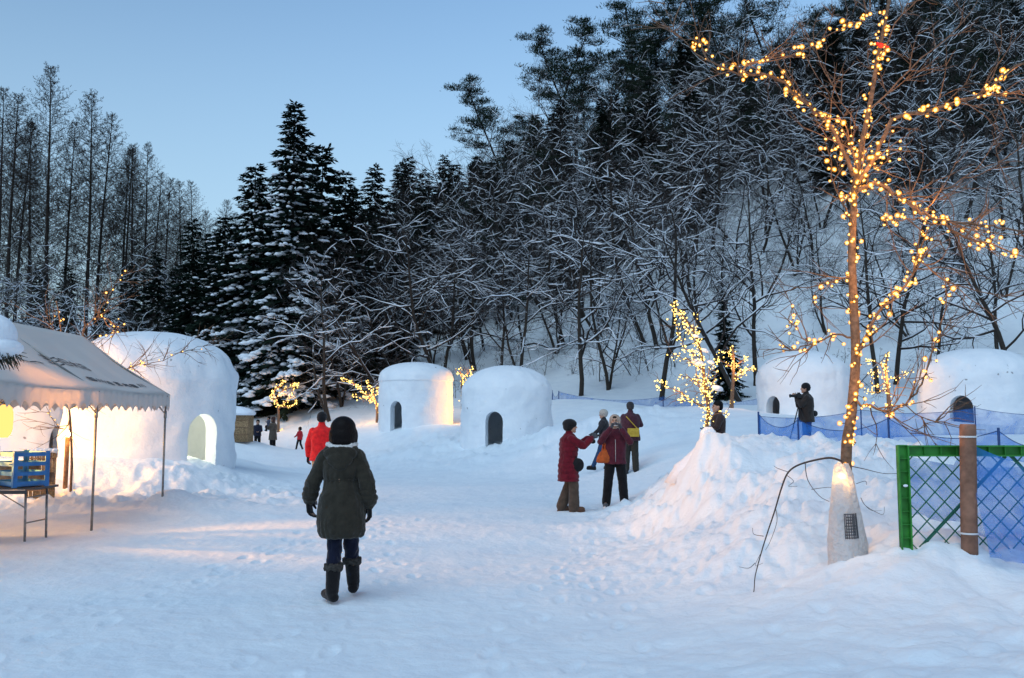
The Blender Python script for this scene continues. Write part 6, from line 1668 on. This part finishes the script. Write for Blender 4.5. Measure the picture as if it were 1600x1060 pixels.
m = MB(); m.tube([(0, 0, hz - .42), (0, 0, hz)], .014, 8); m.tube([(0, 0, hz - .03), (0, 0, hz + .02)], .04, 10); m.tube([(0, 0, hz - .04), (.22, .02, hz - .16)], .008, 6); m.build('centre_column', M['black'], tp)
for an in (200, 320, 80):
    m = MB(); e = Vector((math.cos(R(an)) * .42, math.sin(R(an)) * .42, -.08)); m.tube([(math.cos(R(an)) * .03, math.sin(R(an)) * .03, hz - .14), Vector((0, 0, hz - .14)).lerp(e, .5)], .014, 7); m.tube([Vector((0, 0, hz - .14)).lerp(e, .48), e], .010, 7); m.build('leg', M['black'], tp)
m = MB(); c_ = Vector((q.x - .03, 21.5, tp.location.z + hz + .14)); m.box((.03, 0, 0), (.09, .14, .10)); m.box((.03, 0, .06), (.06, .05, .04)); m.tube([(0, 0, 0), (-.07, 0, 0)], .038, 14); m.tube([(-.07, 0, 0), (-.16, 0, 0)], .033, 14); m.tube([(-.16, 0, 0), (-.19, 0, 0)], .042, 14)
tag(m.build('camera', M['black'], None, False, c_), 'black camera with a long lens mounted on the tripod', 'camera')

# ---------------- someone behind the lit tree on the berm
p = at(1121, 680, 17.8); zt = at(1121, 627, 17.8).z
J = stand(1.55, el=(-.24, .1, 1.14), wl=(-.12, .26, 1.10))
t, P, Mx = person('person with short dark hair in a brown coat behind the lit berm tree', (p.x + .02, 17.8, zt - 1.56), R(95), J, dict(trousers=BLKP, shoes=BLACKC, glove=BLACKC, sole=BLACKC))
jacket(t, J, cloth('brown_coat_cloth', (.045, .026, .022)), .6, 1.55 / 1.68, .19, .15, name='coat'); hair_short(t, P, Mx)

# ---------------- the family at the left
grp = 'family standing in the distance at the left'
def at_feet(px, Y): p = at(px, 656, Y); return (p.x, Y, gz(p.x, Y))
J = stand(1.68, wl=(-.10, .16, 1.05), el=(-.22, .04, 1.10))
t, P, Mx = person('boy in a dark navy padded jacket facing us, leftmost of the distant family', at_feet(403, 40.6), R(185), J, dict(trousers=BLKP, shoes=BLACKC, head_scale=1.15, sole=BLACKC), grp)
jacket(t, J, cloth('navy_padded', (.012, .014, .03)), .82, 1.0, .20, .15); hair_short(t, P, Mx, s=1.15); t.scale = (.82,) * 3
J = stand(1.62, el=(-.20, .18, 1.20), wl=(-.05, .34, 1.22), er=(.22, .16, 1.18), wr=(.08, .32, 1.12))
t, P, Mx = person('adult in a taupe coat turned sideways, carrying a toddler', at_feet(427, 40.8), R(70), J, dict(trousers=BLKP, shoes=mat('pale_boots', (.5, .48, .46), .7), sole=BLACKC, boot=.3), grp)
jacket(t, J, cloth('taupe_coat', (.085, .068, .055)), .62, 1.62 / 1.68, .19, .16, flare=1.12, name='coat'); hair_short(t, P, Mx, mat('brown_hair', (.05, .02, .015), .5), 1.05, 1)
J = stand(1.68, pelvis=(0, 0, .93), el=(-.26, .10, 1.2), wl=(-.40, .20, 1.22), kl=(-.12, .26, .80), al=(-.12, .20, .42), tl=(-.12, .32, .40), kr=(.12, .26, .80), ar=(.12, .20, .42), tr=(.12, .32, .40), hl=(-.09, 0, .9), hr=(.09, 0, .9))
lo = at_feet(418.5, 40.55)
t, P, Mx = person('toddler in a grey-blue jacket held by the adult', (lo[0], 40.7, lo[2] + .80), R(100), J, dict(trousers=BLKP, shoes=BLACKC, head_scale=1.5, sole=BLACKC), grp)
jacket(t, J, cloth('greyblue_jacket', (.07, .08, .12)), .80, 1.0, .22, .17); hair_short(t, P, Mx, s=1.5); t.scale = (.46,) * 3
J = stand(1.68, kl=(-.10, .14, .50), al=(-.10, .24, .10), tl=(-.10, .38, .05), kr=(.10, .02, .50), ar=(.10, -.20, .12), tr=(.10, -.08, .05), el=(-.24, .08, 1.10), wl=(-.22, .26, 1.0))
t, P, Mx = person('small child in a red jacket striding across the snow', at_feet(469, 40.5), R(60), J, dict(trousers=BLKP, shoes=BLACKC, head_scale=1.32, sole=mat('white_rubber', (.7, .7, .7), .6)), grp)
jacket(t, J, cloth('child_red_jacket', (.42, .02, .03)), .78, 1.0, .22, .17); hair_short(t, P, Mx, s=1.32); t.scale = (.61,) * 3
